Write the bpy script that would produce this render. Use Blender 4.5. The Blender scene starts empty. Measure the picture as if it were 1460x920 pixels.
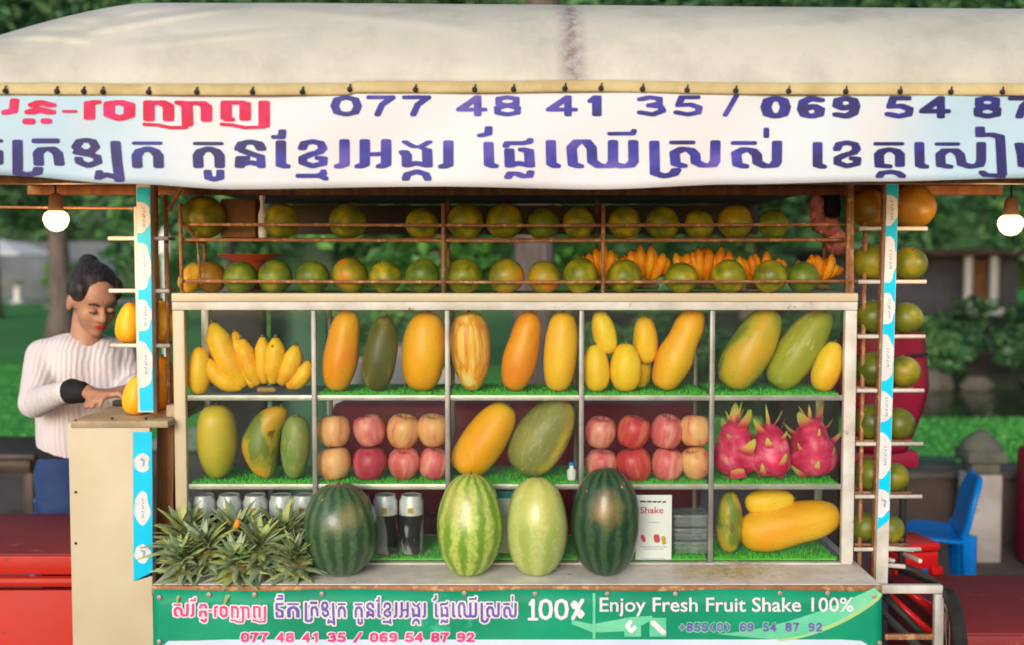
import bpy, bmesh, math, random
from mathutils import Vector, Matrix, Euler, noise
R = math.radians
rnd = random.Random(7)
scene = bpy.context.scene
COL = scene.collection

# ------------------------------------------------------------------ camera, sky, sun, exposure
CAMZ, CAMY, FPX, PITCH = 1.58, -3.0, 1650.0, R(3.2)
cam_d = bpy.data.cameras.new("camera"); cam = bpy.data.objects.new("camera", cam_d); COL.objects.link(cam)
cam.location = (0, CAMY, CAMZ); cam.rotation_euler = (R(90) - PITCH, 0, 0)
cam_d.lens = 36 * FPX / 1460; cam_d.sensor_width = 36; cam_d.clip_end = 500
cam_d.dof.use_dof = True; cam_d.dof.focus_distance = 2.95; cam_d.dof.aperture_fstop = 2.1
scene.camera = cam
SUN_EL, SUN_AZ = 17, 195        # azimuth clockwise from +Y: the sun is behind the camera, a little to the left
w = bpy.data.worlds.new("World"); scene.world = w; w.use_nodes = True
nt = w.node_tree; sky = nt.nodes.new("ShaderNodeTexSky"); sky.sky_type = 'NISHITA'; sky.sun_disc = False
sky.sun_elevation = R(SUN_EL); sky.sun_rotation = R(SUN_AZ); sky.dust_density = 1.5; sky.air_density = 1.0; sky.ozone_density = 0.6
bg = nt.nodes["Background"]; bg.inputs[1].default_value = 0.14; nt.links.new(sky.outputs[0], bg.inputs[0])
sd = bpy.data.lights.new("sun", 'SUN'); sun = bpy.data.objects.new("sun", sd); COL.objects.link(sun)
sd.energy = 1.5; sd.angle = R(22); sd.color = (1, .985, .97)
az, el = R(SUN_AZ), R(SUN_EL)
sv = Vector((math.sin(az) * math.cos(el), math.cos(az) * math.cos(el), math.sin(el)))
sun.rotation_euler = sv.to_track_quat('Z', 'Y').to_euler(); sun.location = sv * 30
scene.view_settings.view_transform = 'Standard'; scene.view_settings.look = 'None'
scene.view_settings.gamma = 1; scene.view_settings.exposure = 0.16
scene.cycles.use_denoising = True; scene.cycles.pixel_filter_type = 'BLACKMAN_HARRIS'; scene.cycles.filter_width = 1.75
scene.cycles.max_bounces = 6; scene.cycles.transparent_max_bounces = 12

cp, sp = math.cos(PITCH), math.sin(PITCH)
def P(px, py, Y):
    """the point on the plane y=Y that lies in the direction (px,py) of the photograph"""
    u = (px - 730) / FPX; v = -(py - 460) / FPX
    t = (Y - CAMY) / (cp + v * sp)
    return Vector((t * u, Y, CAMZ + t * (-sp + v * cp)))
def S(Y): return FPX / (Y - CAMY)

# ------------------------------------------------------------------ materials
def newmat(name):
    m = bpy.data.materials.new(name); m.use_nodes = True
    return m, m.node_tree, m.node_tree.nodes["Principled BSDF"]
def lk(nt, a, b): nt.links.new(a, b)
def coords(nt, stretch=(1, 1, 1), rand=True):
    tc = nt.nodes.new("ShaderNodeTexCoord"); mp = nt.nodes.new("ShaderNodeMapping"); mp.inputs['Scale'].default_value = stretch
    lk(nt, tc.outputs['Object'], mp.inputs['Vector'])
    if not rand: return mp.outputs[0], tc
    oi = nt.nodes.new("ShaderNodeObjectInfo"); ad = nt.nodes.new("ShaderNodeVectorMath"); ad.operation = 'ADD'
    ml = nt.nodes.new("ShaderNodeMath"); ml.operation = 'MULTIPLY'; ml.inputs[1].default_value = 37.0
    lk(nt, oi.outputs['Random'], ml.inputs[0]); lk(nt, mp.outputs[0], ad.inputs[0]); lk(nt, ml.outputs[0], ad.inputs[1])
    return ad.outputs[0], tc
def noisen(nt, vec, scale, detail=4, rough=.55, dist=0):
    n = nt.nodes.new("ShaderNodeTexNoise"); n.inputs['Scale'].default_value = scale; n.inputs['Detail'].default_value = detail
    n.inputs['Roughness'].default_value = rough; n.inputs['Distortion'].default_value = dist; lk(nt, vec, n.inputs['Vector']); return n.outputs['Fac']
def ramp(nt, fac, stops):
    r = nt.nodes.new("ShaderNodeValToRGB"); lk(nt, fac, r.inputs[0]); e = r.color_ramp.elements
    while len(e) < len(stops): e.new(0.5)
    for i, (p, c) in enumerate(stops):
        e[i].position = p; e[i].color = (c[0], c[1], c[2], 1) if not isinstance(c, (int, float)) else (c, c, c, 1)
    return r.outputs[0]
def mathn(nt, op, a, b=None, clamp=False):
    m = nt.nodes.new("ShaderNodeMath"); m.operation = op; m.use_clamp = clamp
    for i, x in enumerate((a, b)):
        if x is None: continue
        if isinstance(x, (int, float)): m.inputs[i].default_value = x
        else: lk(nt, x, m.inputs[i])
    return m.outputs[0]
def mixc(nt, f, a, b):
    m = nt.nodes.new("ShaderNodeMix"); m.data_type = 'RGBA'
    if isinstance(f, (int, float)): m.inputs[0].default_value = f
    else: lk(nt, f, m.inputs[0])
    for i, x in ((6, a), (7, b)):
        if isinstance(x, tuple): m.inputs[i].default_value = (x[0], x[1], x[2], 1)
        else: lk(nt, x, m.inputs[i])
    return m.outputs[2]
def bumpn(nt, b, h, strength, dist=.002):
    n = nt.nodes.new("ShaderNodeBump"); n.inputs['Strength'].default_value = strength; n.inputs['Distance'].default_value = dist
    lk(nt, h, n.inputs['Height']); lk(nt, n.outputs[0], b.inputs['Normal'])
def pm(name, c1, c2=None, scale=6, rough=.5, metal=0, bump=.2, bscale=80, bdist=.001, spots=None, stretch=(1, 1, 1), coat=0, lo=.35, hi=.65):
    """two-tone noise material with fine relief; spots=(colour, coverage, scale)"""
    m, nt, b = newmat(name); vec, tc = coords(nt, stretch)
    c2 = c2 or tuple(x * .75 for x in c1)
    c = ramp(nt, noisen(nt, vec, scale), [(lo, c1), (hi, c2)])
    if spots:
        f = ramp(nt, noisen(nt, vec, spots[2], 5, .65), [(spots[1], 0), (spots[1] + .06, 1)])
        c = mixc(nt, f, c, spots[0])
    lk(nt, c, b.inputs['Base Color']); b.inputs['Roughness'].default_value = rough; b.inputs['Metallic'].default_value = metal
    b.inputs['Coat Weight'].default_value = coat; b.inputs['Coat Roughness'].default_value = .2
    if metal < .2: b.inputs['Specular IOR Level'].default_value = .3
    if bump: bumpn(nt, b, noisen(nt, vec, bscale, 3), bump, bdist)
    return m
def fruitmat(name, stops, scale=14, stretch=(1, 1, .5), spots=None, rough=.44, bump=.15, bscale=180, grad=0, length=.2, sss=.0, coat=.06):
    """skin whose colour drifts in patches (and, with grad, from stem to tip)"""
    m, nt, b = newmat(name); vec, tc = coords(nt, stretch)
    f = noisen(nt, vec, scale, 3, .5)
    if grad:
        sx = nt.nodes.new("ShaderNodeSeparateXYZ"); lk(nt, tc.outputs['Object'], sx.inputs[0])
        f = mathn(nt, 'ADD', f, mathn(nt, 'MULTIPLY', sx.outputs[2], grad / length))
    c = ramp(nt, f, stops)
    if spots:
        col, cov, ss = spots
        g = ramp(nt, noisen(nt, vec, ss, 3, .5), [(cov, 0), (cov + .05, 1)]); c = mixc(nt, g, c, col)
    scuff = mathn(nt, 'MULTIPLY', ramp(nt, noisen(nt, vec, 38, 6, .75), [(.6, 0), (.72, 1)]), .38); c = mixc(nt, scuff, c, tuple(x * .45 for x in stops[1][1]))
    speck = mathn(nt, 'MULTIPLY', ramp(nt, noisen(nt, vec, 210, 2, .5), [(.68, 0), (.73, 1)]), .5); c = mixc(nt, speck, c, (.13, .07, .015))
    fine = noisen(nt, vec, 300, 2)
    c = mixc(nt, mathn(nt, 'MULTIPLY', fine, .25), c, tuple(x * .6 for x in stops[-1][1]))
    lk(nt, c, b.inputs['Base Color']); lk(nt, ramp(nt, f, [(0, rough - .08), (1, rough + .14)]), b.inputs['Roughness'])
    b.inputs['Coat Weight'].default_value = coat; b.inputs['Coat Roughness'].default_value = .25; b.inputs['Specular IOR Level'].default_value = .36
    if sss:
        b.inputs['Subsurface Weight'].default_value = sss; b.inputs['Subsurface Radius'].default_value = (.02, .008, .003); b.inputs['Subsurface Scale'].default_value = .4
    bumpn(nt, b, noisen(nt, vec, bscale, 2), bump, .0015)
    return m
def melonmat(name, dark, light, n, patch=None, thin=.5):
    m, nt, b = newmat(name); vec, tc = coords(nt)
    sx = nt.nodes.new("ShaderNodeSeparateXYZ"); lk(nt, tc.outputs['Object'], sx.inputs[0])
    ang = mathn(nt, 'ARCTAN2', sx.outputs[1], sx.outputs[0])
    ds = mathn(nt, 'MULTIPLY', mathn(nt, 'SUBTRACT', noisen(nt, vec, 30, 6, .7), .5), 6.5)
    s = mathn(nt, 'SINE', mathn(nt, 'ADD', mathn(nt, 'MULTIPLY', ang, float(n)), ds))
    s = mathn(nt, 'ADD', mathn(nt, 'MULTIPLY', s, .5), .5)
    c = ramp(nt, s, [(thin - .3, dark), (thin + .3, light)])
    net = noisen(nt, vec, 90, 4, .7)
    c = mixc(nt, ramp(nt, net, [(.45, 0), (.62, .55)]), c, dark)
    if patch:
        vm = nt.nodes.new("ShaderNodeVectorMath"); vm.operation = 'DISTANCE'; lk(nt, tc.outputs['Object'], vm.inputs[0]); vm.inputs[1].default_value = patch[1]
        d = mathn(nt, 'ADD', vm.outputs['Value'], mathn(nt, 'MULTIPLY', mathn(nt, 'SUBTRACT', noisen(nt, vec, 40, 3), .5), .05))
        c = mixc(nt, ramp(nt, d, [(patch[2] * .2, .5), (patch[2] * .85, 0)]), c, patch[0])
    lk(nt, c, b.inputs['Base Color']); b.inputs['Roughness'].default_value = .34; b.inputs['Coat Weight'].default_value = .2
    bumpn(nt, b, noisen(nt, vec, 70, 3), .15, .002)
    return m
def glassmat(name, tint=(.95, .98, .96), haze=.006):
    m = bpy.data.materials.new(name); m.use_nodes = True; nt = m.node_tree; nt.nodes.clear()
    o = nt.nodes.new("ShaderNodeOutputMaterial"); t = nt.nodes.new("ShaderNodeBsdfTransparent"); t.inputs[0].default_value = (*tint, 1)
    g = nt.nodes.new("ShaderNodeBsdfGlossy"); g.inputs['Roughness'].default_value = .05; d = nt.nodes.new("ShaderNodeBsdfDiffuse"); d.inputs[0].default_value = (.8, .85, .85, 1)
    fr = nt.nodes.new("ShaderNodeFresnel"); fr.inputs[0].default_value = 1.45
    tc = nt.nodes.new("ShaderNodeTexCoord"); n = noisen(nt, tc.outputs['Object'], 9, 5, .7)
    a = nt.nodes.new("ShaderNodeMixShader"); lk(nt, ramp(nt, n, [(.35, haze * .3), (.7, haze * 1.8)]), a.inputs[0]); lk(nt, t.outputs[0], a.inputs[1]); lk(nt, d.outputs[0], a.inputs[2])
    c = nt.nodes.new("ShaderNodeMixShader"); lk(nt, mathn(nt, 'MULTIPLY', fr.outputs[0], .3), c.inputs[0]); lk(nt, a.outputs[0], c.inputs[1]); lk(nt, g.outputs[0], c.inputs[2])
    lk(nt, c.outputs[0], o.inputs[0]); return m
def leafmat(name, c1, c2, c3, scale=1.2):
    m, nt, b = newmat(name); vec, tc = coords(nt)
    g = nt.nodes.new("ShaderNodeNewGeometry")
    f = mathn(nt, 'ADD', mathn(nt, 'MULTIPLY', g.outputs['Random Per Island'], .55), mathn(nt, 'MULTIPLY', noisen(nt, vec, scale, 3), .6))
    lk(nt, ramp(nt, f, [(.3, c1), (.6, c2), (.95, c3)]), b.inputs['Base Color'])
    b.inputs['Roughness'].default_value = .45
    b.inputs['Transmission Weight'].default_value = 0
    return m

M = {}
M['tarp'] = None
M['alu'] = pm('aged_aluminium', (.55, .54, .5), (.36, .34, .31), 14, .42, .55, .25, 120, spots=((.2, .13, .08), .68, 30))
M['cream_metal'] = pm('cream_painted_metal', (.62, .55, .4), (.56, .48, .33), 5, .42, 0, .1, 60, spots=((.3, .2, .1), .72, 26))
M['white_metal'] = pm('white_painted_metal', (.7, .69, .66), (.5, .47, .42), 11, .45, 0, .2, 90, spots=((.28, .17, .1), .66, 35))
M['grey_metal'] = pm('dull_grey_metal', (.3, .31, .29), (.2, .2, .19), 12, .45, .4, .2, 90)
M['rust'] = pm('rusty_rod', (.42, .19, .08), (.28, .12, .06), 30, .6, .2, .4, 160, spots=((.55, .33, .17), .55, 50))
M['wood'] = pm('brown_wood', (.33, .14, .05), (.2, .08, .03), 12, .55, 0, .4, 60, stretch=(4, 4, .5))
M['ply'] = pm('worn_plywood', (.45, .36, .24), (.3, .22, .13), 10, .6, 0, .3, 60, spots=((.12, .08, .05), .64, 14))
M['dark_wood'] = pm('dark_stained_wood', (.07, .045, .035), (.04, .025, .02), 6, .4, 0, .3, 50)
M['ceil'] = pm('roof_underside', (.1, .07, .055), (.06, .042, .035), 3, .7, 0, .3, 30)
M['turf'] = pm('plastic_turf', (.09, .55, .04), (.06, .42, .03), 20, .55, 0, .2, 90)
M['glass'] = glassmat('case_glass')
M['clear'] = glassmat('clear_plastic', (.86, .9, .92), .12)
M['black'] = pm('black_rubber', (.02, .02, .02), (.035, .033, .03), 20, .6)
M['red_seat'] = pm('dull_red_vinyl', (.27, .03, .03), (.21, .025, .028), 4, .6, 0, .2, 200, spots=((.36, .09, .08), .62, 9))
M['red_paint'] = pm('bright_red_paint', (.55, .022, .01), (.46, .018, .008), 3, .5, 0, .1, 30, coat=0, spots=((.3, .02, .015), .66, 20))
M['maroon'] = pm('maroon_vinyl', (.34, .012, .05), (.26, .01, .035), 5, .4, 0, .2, 120)
M['red_plastic'] = pm('red_plastic', (.62, .012, .012), (.5, .01, .01), 4, .3, 0, .05, 40)
M['blue_plastic'] = pm('blue_plastic', (.0, .22, .7), (.0, .18, .62), 4, .33, 0, .08, 40)
M['white_plastic'] = pm('white_plastic', (.8, .8, .8), (.7, .7, .72), 5, .35, 0, .05)
M['pink_plastic'] = pm('pink_thin_plastic', (.75, .3, .3), (.4, .12, .12), 30, .3, 0, 1, 45, .008)
M['stem'] = pm('dry_stem', (.2, .17, .05), (.1, .07, .03), 60, .7)
M['skin'] = pm('skin', (.5, .27, .18), (.44, .22, .145), 14, .45, 0, .08, 200)
M['hair'] = pm('black_hair', (.012, .01, .011), (.05, .042, .045), 60, .42, 0, .5, 120, .002, stretch=(2.5, .35, 1))
M['lips'] = pm('red_lips', (.5, .03, .03), (.42, .03, .03), 30, .35, 0, 0)
M['jeans'] = pm('dark_blue_denim', (.02, .04, .13), (.03, .07, .2), 9, .8, 0, .5, 300)
M['black_cloth'] = pm('black_cloth', (.012, .012, .016), (.02, .02, .024), 30, .8)
M['cap_grey'] = pm('weathered_dark_stone', (.09, .09, .08), (.14, .15, .11), 8, .85, 0, .5, 30, .01)
M['bollard'] = pm('weathered_white_plaster', (.5, .47, .45), (.36, .32, .3), 5, .85, 0, .4, 25, .006, spots=((.2, .16, .13), .62, 7))
M['stone_wall'] = pm('brown_stone', (.14, .1, .085), (.09, .065, .055), 3, .9, 0, .6, 18, .02)
M['rock'] = pm('grey_rock', (.16, .14, .12), (.09, .085, .065), 4, .9, 0, .7, 9, .04)
M['bark'] = pm('grey_bark', (.2, .16, .15), (.12, .09, .08), 4, .9, 0, .8, 14, .03, stretch=(3, 3, .6))
M['leafd'] = leafmat('dark_leaves', (.018, .06, .03), (.05, .14, .05), (.14, .28, .1), .8)
M['leafm'] = leafmat('mid_leaves', (.03, .1, .04), (.08, .23, .075), (.2, .38, .14), 1)
M['leafb'] = leafmat('bright_leaves', (.04, .14, .03), (.09, .28, .05), (.2, .42, .1), 1)
M['menu'] = pm('white_card', (.85, .83, .84), (.8, .78, .8), 6, .6, 0, 0)
M['ink_red'] = pm('red_ink', (.62, .06, .12), (.55, .05, .1), 9, .5, 0, 0)
M['ink_dark'] = pm('grey_ink', (.12, .1, .14), (.1, .08, .1), 9, .5, 0, 0)
M['canlid'] = pm('can_silver', (.75, .75, .78), (.55, .55, .6), 30, .42, .25, .1)
M['canlabel'] = pm('can_black_label', (.015, .015, .02), (.3, .3, .32), 18, .35, 0, 0, lo=.56, hi=.6, stretch=(1, 1, .3))
M['cangold'] = pm('can_gold_mark', (.6, .35, .05), (.5, .3, .05), 30, .35, 0, 0)
M['cyan'] = pm('cyan_film', (.0, .62, .95), (.0, .54, .88), 9, .3, 0, .1, 40)
M['filmwhite'] = pm('white_film', (.78, .8, .82), (.66, .66, .68), 20, .3, 0, .1, 40)
M['filmink'] = pm('slate_ink', (.25, .32, .5), (.36, .42, .55), 40, .4, 0, 0)
M['teal'] = pm('teal_carton', (.02, .35, .35), (.02, .28, .3), 9, .4, 0, 0)
M['straw'] = pm('dry_straw', (.5, .4, .2), (.36, .28, .13), 30, .8)
M['rope'] = pm('dark_teal_rope', (.02, .06, .06), (.03, .08, .07), 30, .8)
M['green_board'] = pm('green_painted_board', (.07, .24, .14), (.05, .18, .11), 4, .5)
M['orange_plate'] = pm('orange_red_plastic', (.6, .12, .04), (.5, .09, .03), 9, .4)
M['cardboard'] = pm('brown_cardboard', (.32, .16, .07), (.2, .1, .05), 6, .8, 0, .3, 30)

def emis(name, col, s):
    m = bpy.data.materials.new(name); m.use_nodes = True; nt = m.node_tree; nt.nodes.clear(); o = nt.nodes.new("ShaderNodeOutputMaterial")
    e = nt.nodes.new("ShaderNodeEmission"); e.inputs[0].default_value = (*col, 1); e.inputs[1].default_value = s; lk(nt, e.outputs[0], o.inputs[0]); return m
M['bulb'] = emis('lit_bulb', (1, .72, .4), 2.4)

# tarp: cream vinyl, grey grime, brown run-off stain, small specks
m, nt_, b_ = newmat('cream_tarp'); vec, tc = coords(nt_, rand=False)
base = ramp(nt_, noisen(nt_, vec, 1.7, 6, .6), [(.3, (.5, .49, .42)), (.7, (.62, .61, .55))])
gr = ramp(nt_, noisen(nt_, vec, 5, 6, .7), [(.46, 0), (.72, .6)]); c = mixc(nt_, gr, base, (.34, .33, .29))
sx = nt_.nodes.new("ShaderNodeSeparateXYZ"); lk(nt_, tc.outputs['Object'], sx.inputs[0])
dx = mathn(nt_, 'ABSOLUTE', mathn(nt_, 'SUBTRACT', sx.outputs[0], mathn(nt_, 'ADD', .118, mathn(nt_, 'MULTIPLY', noisen(nt_, vec, 30, 5, .8), .03))))
st = mathn(nt_, 'MULTIPLY', ramp(nt_, dx, [(0, 1), (.04, 0)]), ramp(nt_, noisen(nt_, vec, 55, 4, .8), [(.35, .2), (.6, 1)]))
c = mixc(nt_, mathn(nt_, 'MULTIPLY', st, .95), c, (.2, .15, .16))
spk = ramp(nt_, noisen(nt_, vec, 34, 2, .5), [(.77, 0), (.79, .8)]); c = mixc(nt_, spk, c, (.12, .1, .08))
lk(nt_, c, b_.inputs['Base Color']); b_.inputs['Roughness'].default_value = .5; bumpn(nt_, b_, noisen(nt_, vec, 14, 5), .3, .006); M['tarp'] = m
M['hem'] = pm('yellowed_hem', (.62, .5, .26), (.5, .38, .18), 18, .55, 0, .3, 90, spots=((.22, .13, .06), .66, 24))
# banner print: white centre drifting to pale blue ends, warm tints
m, nt_, b_ = newmat('banner_vinyl'); vec, tc = coords(nt_, rand=False)
sx = nt_.nodes.new("ShaderNodeSeparateXYZ"); lk(nt_, tc.outputs['Object'], sx.inputs[0])
f = mathn(nt_, 'ADD', mathn(nt_, 'ABSOLUTE', sx.outputs[0]), mathn(nt_, 'MULTIPLY', mathn(nt_, 'SUBTRACT', noisen(nt_, vec, 3, 3), .5), .5))
c = ramp(nt_, f, [(.35, (.72, .72, .77)), (.72, (.66, .73, .8)), (1.0, (.44, .62, .76))])
c = mixc(nt_, ramp(nt_, noisen(nt_, vec, 4, 2), [(.55, 0), (.75, .5)]), c, (.76, .66, .63))
lk(nt_, c, b_.inputs['Base Color']); b_.inputs['Roughness'].default_value = .6; bumpn(nt_, b_, noisen(nt_, vec, 12, 3), .15, .004); M['banner'] = m
def inkmat(name, a, b, cc):
    m, nt, bs = newmat(name); vec, tc = coords(nt, (1, 1, 1.6), rand=False)
    sx = nt.nodes.new("ShaderNodeSeparateXYZ"); lk(nt, tc.outputs['Object'], sx.inputs[0])
    f = mathn(nt, 'ADD', noisen(nt, vec, 7, 2), mathn(nt, 'MULTIPLY', mathn(nt, 'ABSOLUTE', sx.outputs[0]), -.28))
    lk(nt, ramp(nt, f, [(.25, a), (.45, b), (.66, cc)]), bs.inputs['Base Color']); bs.inputs['Roughness'].default_value = .6; return m
M['ink_blue'] = inkmat('blue_violet_print', (.01, .007, .13), (.025, .025, .33), (.13, .09, .45))
M['ink_pink'] = pm('red_pink_print', (.6, .008, .04), (.66, .03, .17), 22, .6, 0, 0)
M['ink_hot'] = pm('pink_print', (.72, .1, .32), (.7, .04, .2), 22, .35, 0, 0)
M['ink_violet'] = pm('violet_print', (.13, .08, .38), (.2, .14, .5), 40, .35, 0, 0)
M['ink_white'] = pm('white_print', (.82, .8, .86), (.74, .74, .82), 30, .35, 0, 0)
M['pale_blue'] = pm('pale_blue_print', (.6, .72, .9), (.68, .78, .9), 5, .35, 0, 0)
M['mint'] = pm('mint_print', (.12, .6, .36), (.22, .66, .42), 12, .35, 0, 0)
M['lime'] = pm('lime_print', (.4, .62, .22), (.3, .6, .3), 12, .35, 0, 0)
M['gbanner'] = pm('green_vinyl', (.0, .34, .18), (.0, .25, .14), 3.5, .55, 0, .15, 20, .004, spots=((.05, .5, .32), .62, 6))

# ------------------------------------------------------------------ mesh helpers
class MB:
    def __init__(s): s.v = []; s.f = []
    def add(s, vs, fs):
        o = len(s.v); s.v += [Vector(v) for v in vs]; s.f += [tuple(i + o for i in f) for f in fs]
    def box(s, a, b, M4=None):
        x0, y0, z0 = a; x1, y1, z1 = b
        vs = [Vector((x, y, z)) for x in (x0, x1) for y in (y0, y1) for z in (z0, z1)]
        if M4: vs = [M4 @ v for v in vs]
        s.add(vs, [(0, 1, 3, 2), (4, 6, 7, 5), (0, 4, 5, 1), (2, 3, 7, 6), (0, 2, 6, 4), (1, 5, 7, 3)])
    def rbox(s, a, b, r=.004, M4=None):
        """box with bevelled edges"""
        bm = bmesh.new(); bmesh.ops.create_cube(bm, size=1)
        c = (Vector(a) + Vector(b)) / 2; d = Vector(b) - Vector(a)
        for v in bm.verts: v.co = Vector((c.x + v.co.x * d.x, c.y + v.co.y * d.y, c.z + v.co.z * d.z))
        bmesh.ops.bevel(bm, geom=bm.edges[:], offset=min(r, min(abs(x) for x in d) * .45), segments=2, affect='EDGES', profile=.5)
        bm.verts.index_update()
        s.add([(M4 @ v.co) if M4 else v.co.copy() for v in bm.verts], [tuple(v.index for v in f.verts) for f in bm.faces]); bm.free()
    def tube(s, pts, rad, n=8, cap=True, flat=1.0):
        pts = [Vector(p) for p in pts]; rr = rad if isinstance(rad, (list, tuple)) else [rad] * len(pts)
        up = None; vs = []
        for i, p in enumerate(pts):
            d = (pts[min(i + 1, len(pts) - 1)] - pts[max(i - 1, 0)]).normalized()
            if up is None:
                up = Vector((0, 0, 1)) if abs(d.z) < .9 else Vector((0, 1, 0))
            a = d.cross(up).normalized(); b = a.cross(d).normalized(); up = b
            for k in range(n):
                t = 2 * math.pi * k / n; vs.append(p + (a * math.cos(t) + b * math.sin(t) * flat) * rr[i])
        fs = [(i * n + k, i * n + (k + 1) % n, (i + 1) * n + (k + 1) % n, (i + 1) * n + k) for i in range(len(pts) - 1) for k in range(n)]
        if cap: fs += [tuple(range(n - 1, -1, -1)), tuple((len(pts) - 1) * n + k for k in range(n))]
        s.add(vs, fs)
    def lathe(s, prof, n=20, M4=None, warp=None):
        """prof: list of (r,z) bottom to top round z"""
        vs = []
        for r, z in prof:
            for k in range(n):
                t = 2 * math.pi * k / n; v = Vector((r * math.cos(t), r * math.sin(t), z))
                if warp: v = warp(v)
                vs.append(M4 @ v if M4 else v)
        fs = [(i * n + k, i * n + (k + 1) % n, (i + 1) * n + (k + 1) % n, (i + 1) * n + k) for i in range(len(prof) - 1) for k in range(n)]
        fs += [tuple(range(n - 1, -1, -1)), tuple((len(prof) - 1) * n + k for k in range(n))]
        s.add(vs, fs)
    def ball(s, c, r, n=12, M4=None):
        r = Vector(r) if not isinstance(r, (int, float)) else Vector((r, r, r)); m = n // 2 + 2
        vs = []; 
        for i in range(m + 1):
            a = math.pi * (i + .0001) / (m + .0002)
            for k in range(n):
                t = 2 * math.pi * k / n; v = Vector((r.x * math.sin(a) * math.cos(t), r.y * math.sin(a) * math.sin(t), -r.z * math.cos(a)))
                if M4: v = M4 @ v
                vs.append(v + Vector(c))
        fs = [(i * n + k, i * n + (k + 1) % n, (i + 1) * n + (k + 1) % n, (i + 1) * n + k) for i in range(m) for k in range(n)]
        fs += [tuple(range(n - 1, -1, -1)), tuple(m * n + k for k in range(n))]
        s.add(vs, fs)
    def capsule(s, a, ra, b, rb, n=14, sx=1.0, axis=None):
        """tapered limb with round ends"""
        a, b = Vector(a), Vector(b); d = (b - a); L = d.length; d.normalize()
        pts = []; rr = []
        for t in (-1, -.85, -.6, -.3): pts.append(a + d * ra * t); rr.append(ra * math.sqrt(max(0.001, 1 - t * t)))
        for t in (0, .33, .66, 1): pts.append(a + d * L * t); rr.append(ra + (rb - ra) * t)
        for t in (.3, .6, .85, 1): pts.append(b + d * rb * t); rr.append(rb * math.sqrt(max(0.001, 1 - t * t)))
        s.tube(pts, rr, n)
    def mesh(s, name, inv=None):
        me = bpy.data.meshes.new(name); me.from_pydata([(inv @ v) if inv else v for v in s.v], [], s.f); me.update(); return me
def wm(o):
    m = Matrix.Identity(4)
    while o is not None:
        m = (Matrix.Translation(o.location) @ o.rotation_euler.to_matrix().to_4x4() @ Matrix.Diagonal((*o.scale, 1))) @ m; o = o.parent
    return m
def smooth_me(me, on=True):
    for p in me.polygons: p.use_smooth = on
    if on == 'auto': pass
def finish(o, mat, smooth):
    if mat is not None: o.data.materials.append(M[mat] if isinstance(mat, str) else mat)
    if smooth == 'auto':
        bm = bmesh.new(); bm.from_mesh(o.data); bmesh.ops.recalc_face_normals(bm, faces=bm.faces)
        for f in bm.faces: f.smooth = True
        for e in bm.edges:
            if len(e.link_faces) == 2 and e.calc_face_angle(0) > R(38): e.smooth = False
        bm.to_mesh(o.data); bm.free()
    elif smooth: 
        for p in o.data.polygons: p.use_smooth = True
def tag(o, label=None, cat=None, group=None, kind=None):
    if label: o['label'] = label
    if cat: o['category'] = cat
    if group: o['group'] = group
    if kind: o['kind'] = kind
    return o
def thing(name, label, cat, loc=(0, 0, 0), rot=(0, 0, 0), group=None):
    o = bpy.data.objects.new(name, None); COL.objects.link(o); o.location = loc; o.rotation_euler = rot; o.empty_display_size = .05
    return tag(o, label, cat, group)
def part(name, mb, mat, parent, smooth='auto', label=None, kind=None):
    """mb holds world coordinates"""
    o = bpy.data.objects.new(name, mb.mesh(name, wm(parent).inverted())); COL.objects.link(o); o.parent = parent
    finish(o, mat, smooth); return tag(o, label, kind=kind)
def lpart(name, me, parent, loc=(0, 0, 0), rot=(0, 0, 0), scale=(1, 1, 1), label=None):
    """shared mesh data in the parent's own coordinates"""
    o = bpy.data.objects.new(name, me); COL.objects.link(o); o.parent = parent; o.location = loc
    o.rotation_euler = rot; o.scale = scale; return tag(o, label)
def single(name, mb, mat, label, cat, group=None, origin=None, smooth='auto', kind=None):
    og = Vector(origin) if origin is not None else Vector((0, 0, 0))
    o = bpy.data.objects.new(name, mb.mesh(name, Matrix.Translation(-og))); COL.objects.link(o); o.location = og
    finish(o, mat, smooth); return tag(o, label, cat, group, kind)
def pbox(mb, x0, y0, x1, y1, Y, depth, r=.003):
    """upright box whose front (plane Y) covers the given region of the view"""
    ym = (y0 + y1) / 2; a = P(x0, ym, Y).x; b = P(x1, ym, Y).x
    mb.rbox((a, Y, P(730, y1, Y).z), (b, Y + depth, P(730, y0, Y).z), r)
def hull(pts):
    pts = sorted(set((round(x, 6), round(y, 6)) for x, y in pts))
    def half(ps):
        h = []
        for p in ps:
            while len(h) > 1 and (h[-1][0] - h[-2][0]) * (p[1] - h[-2][1]) - (h[-1][1] - h[-2][1]) * (p[0] - h[-2][0]) <= 0: h.pop()
            h.append(p)
        return h[:-1]
    return half(pts) + half(pts[::-1])
def nib(mb, pts, rx, ry, mapf, off=0.0, step=.00005, n=16):
    """lettering drawn with a broad flat nib: each stretch is its own thin face, a hair proud of the last"""
    sg = lambda q: math.copysign(abs(q) ** .62, q)
    el = [(rx * sg(math.cos(2 * math.pi * k / n)), ry * sg(math.sin(2 * math.pi * k / n))) for k in range(n)]
    segs = list(zip(pts[:-1], pts[1:])) or [(pts[0], pts[0])]
    for i, (a, b) in enumerate(segs):
        h = hull([(a[0] + e[0], a[1] + e[1]) for e in el] + [(b[0] + e[0], b[1] + e[1]) for e in el])
        o = off + step * ((len(mb.f)) % 9)
        mb.add([mapf(x, y, o) for x, y in h], [tuple(range(len(h)))])

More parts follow.
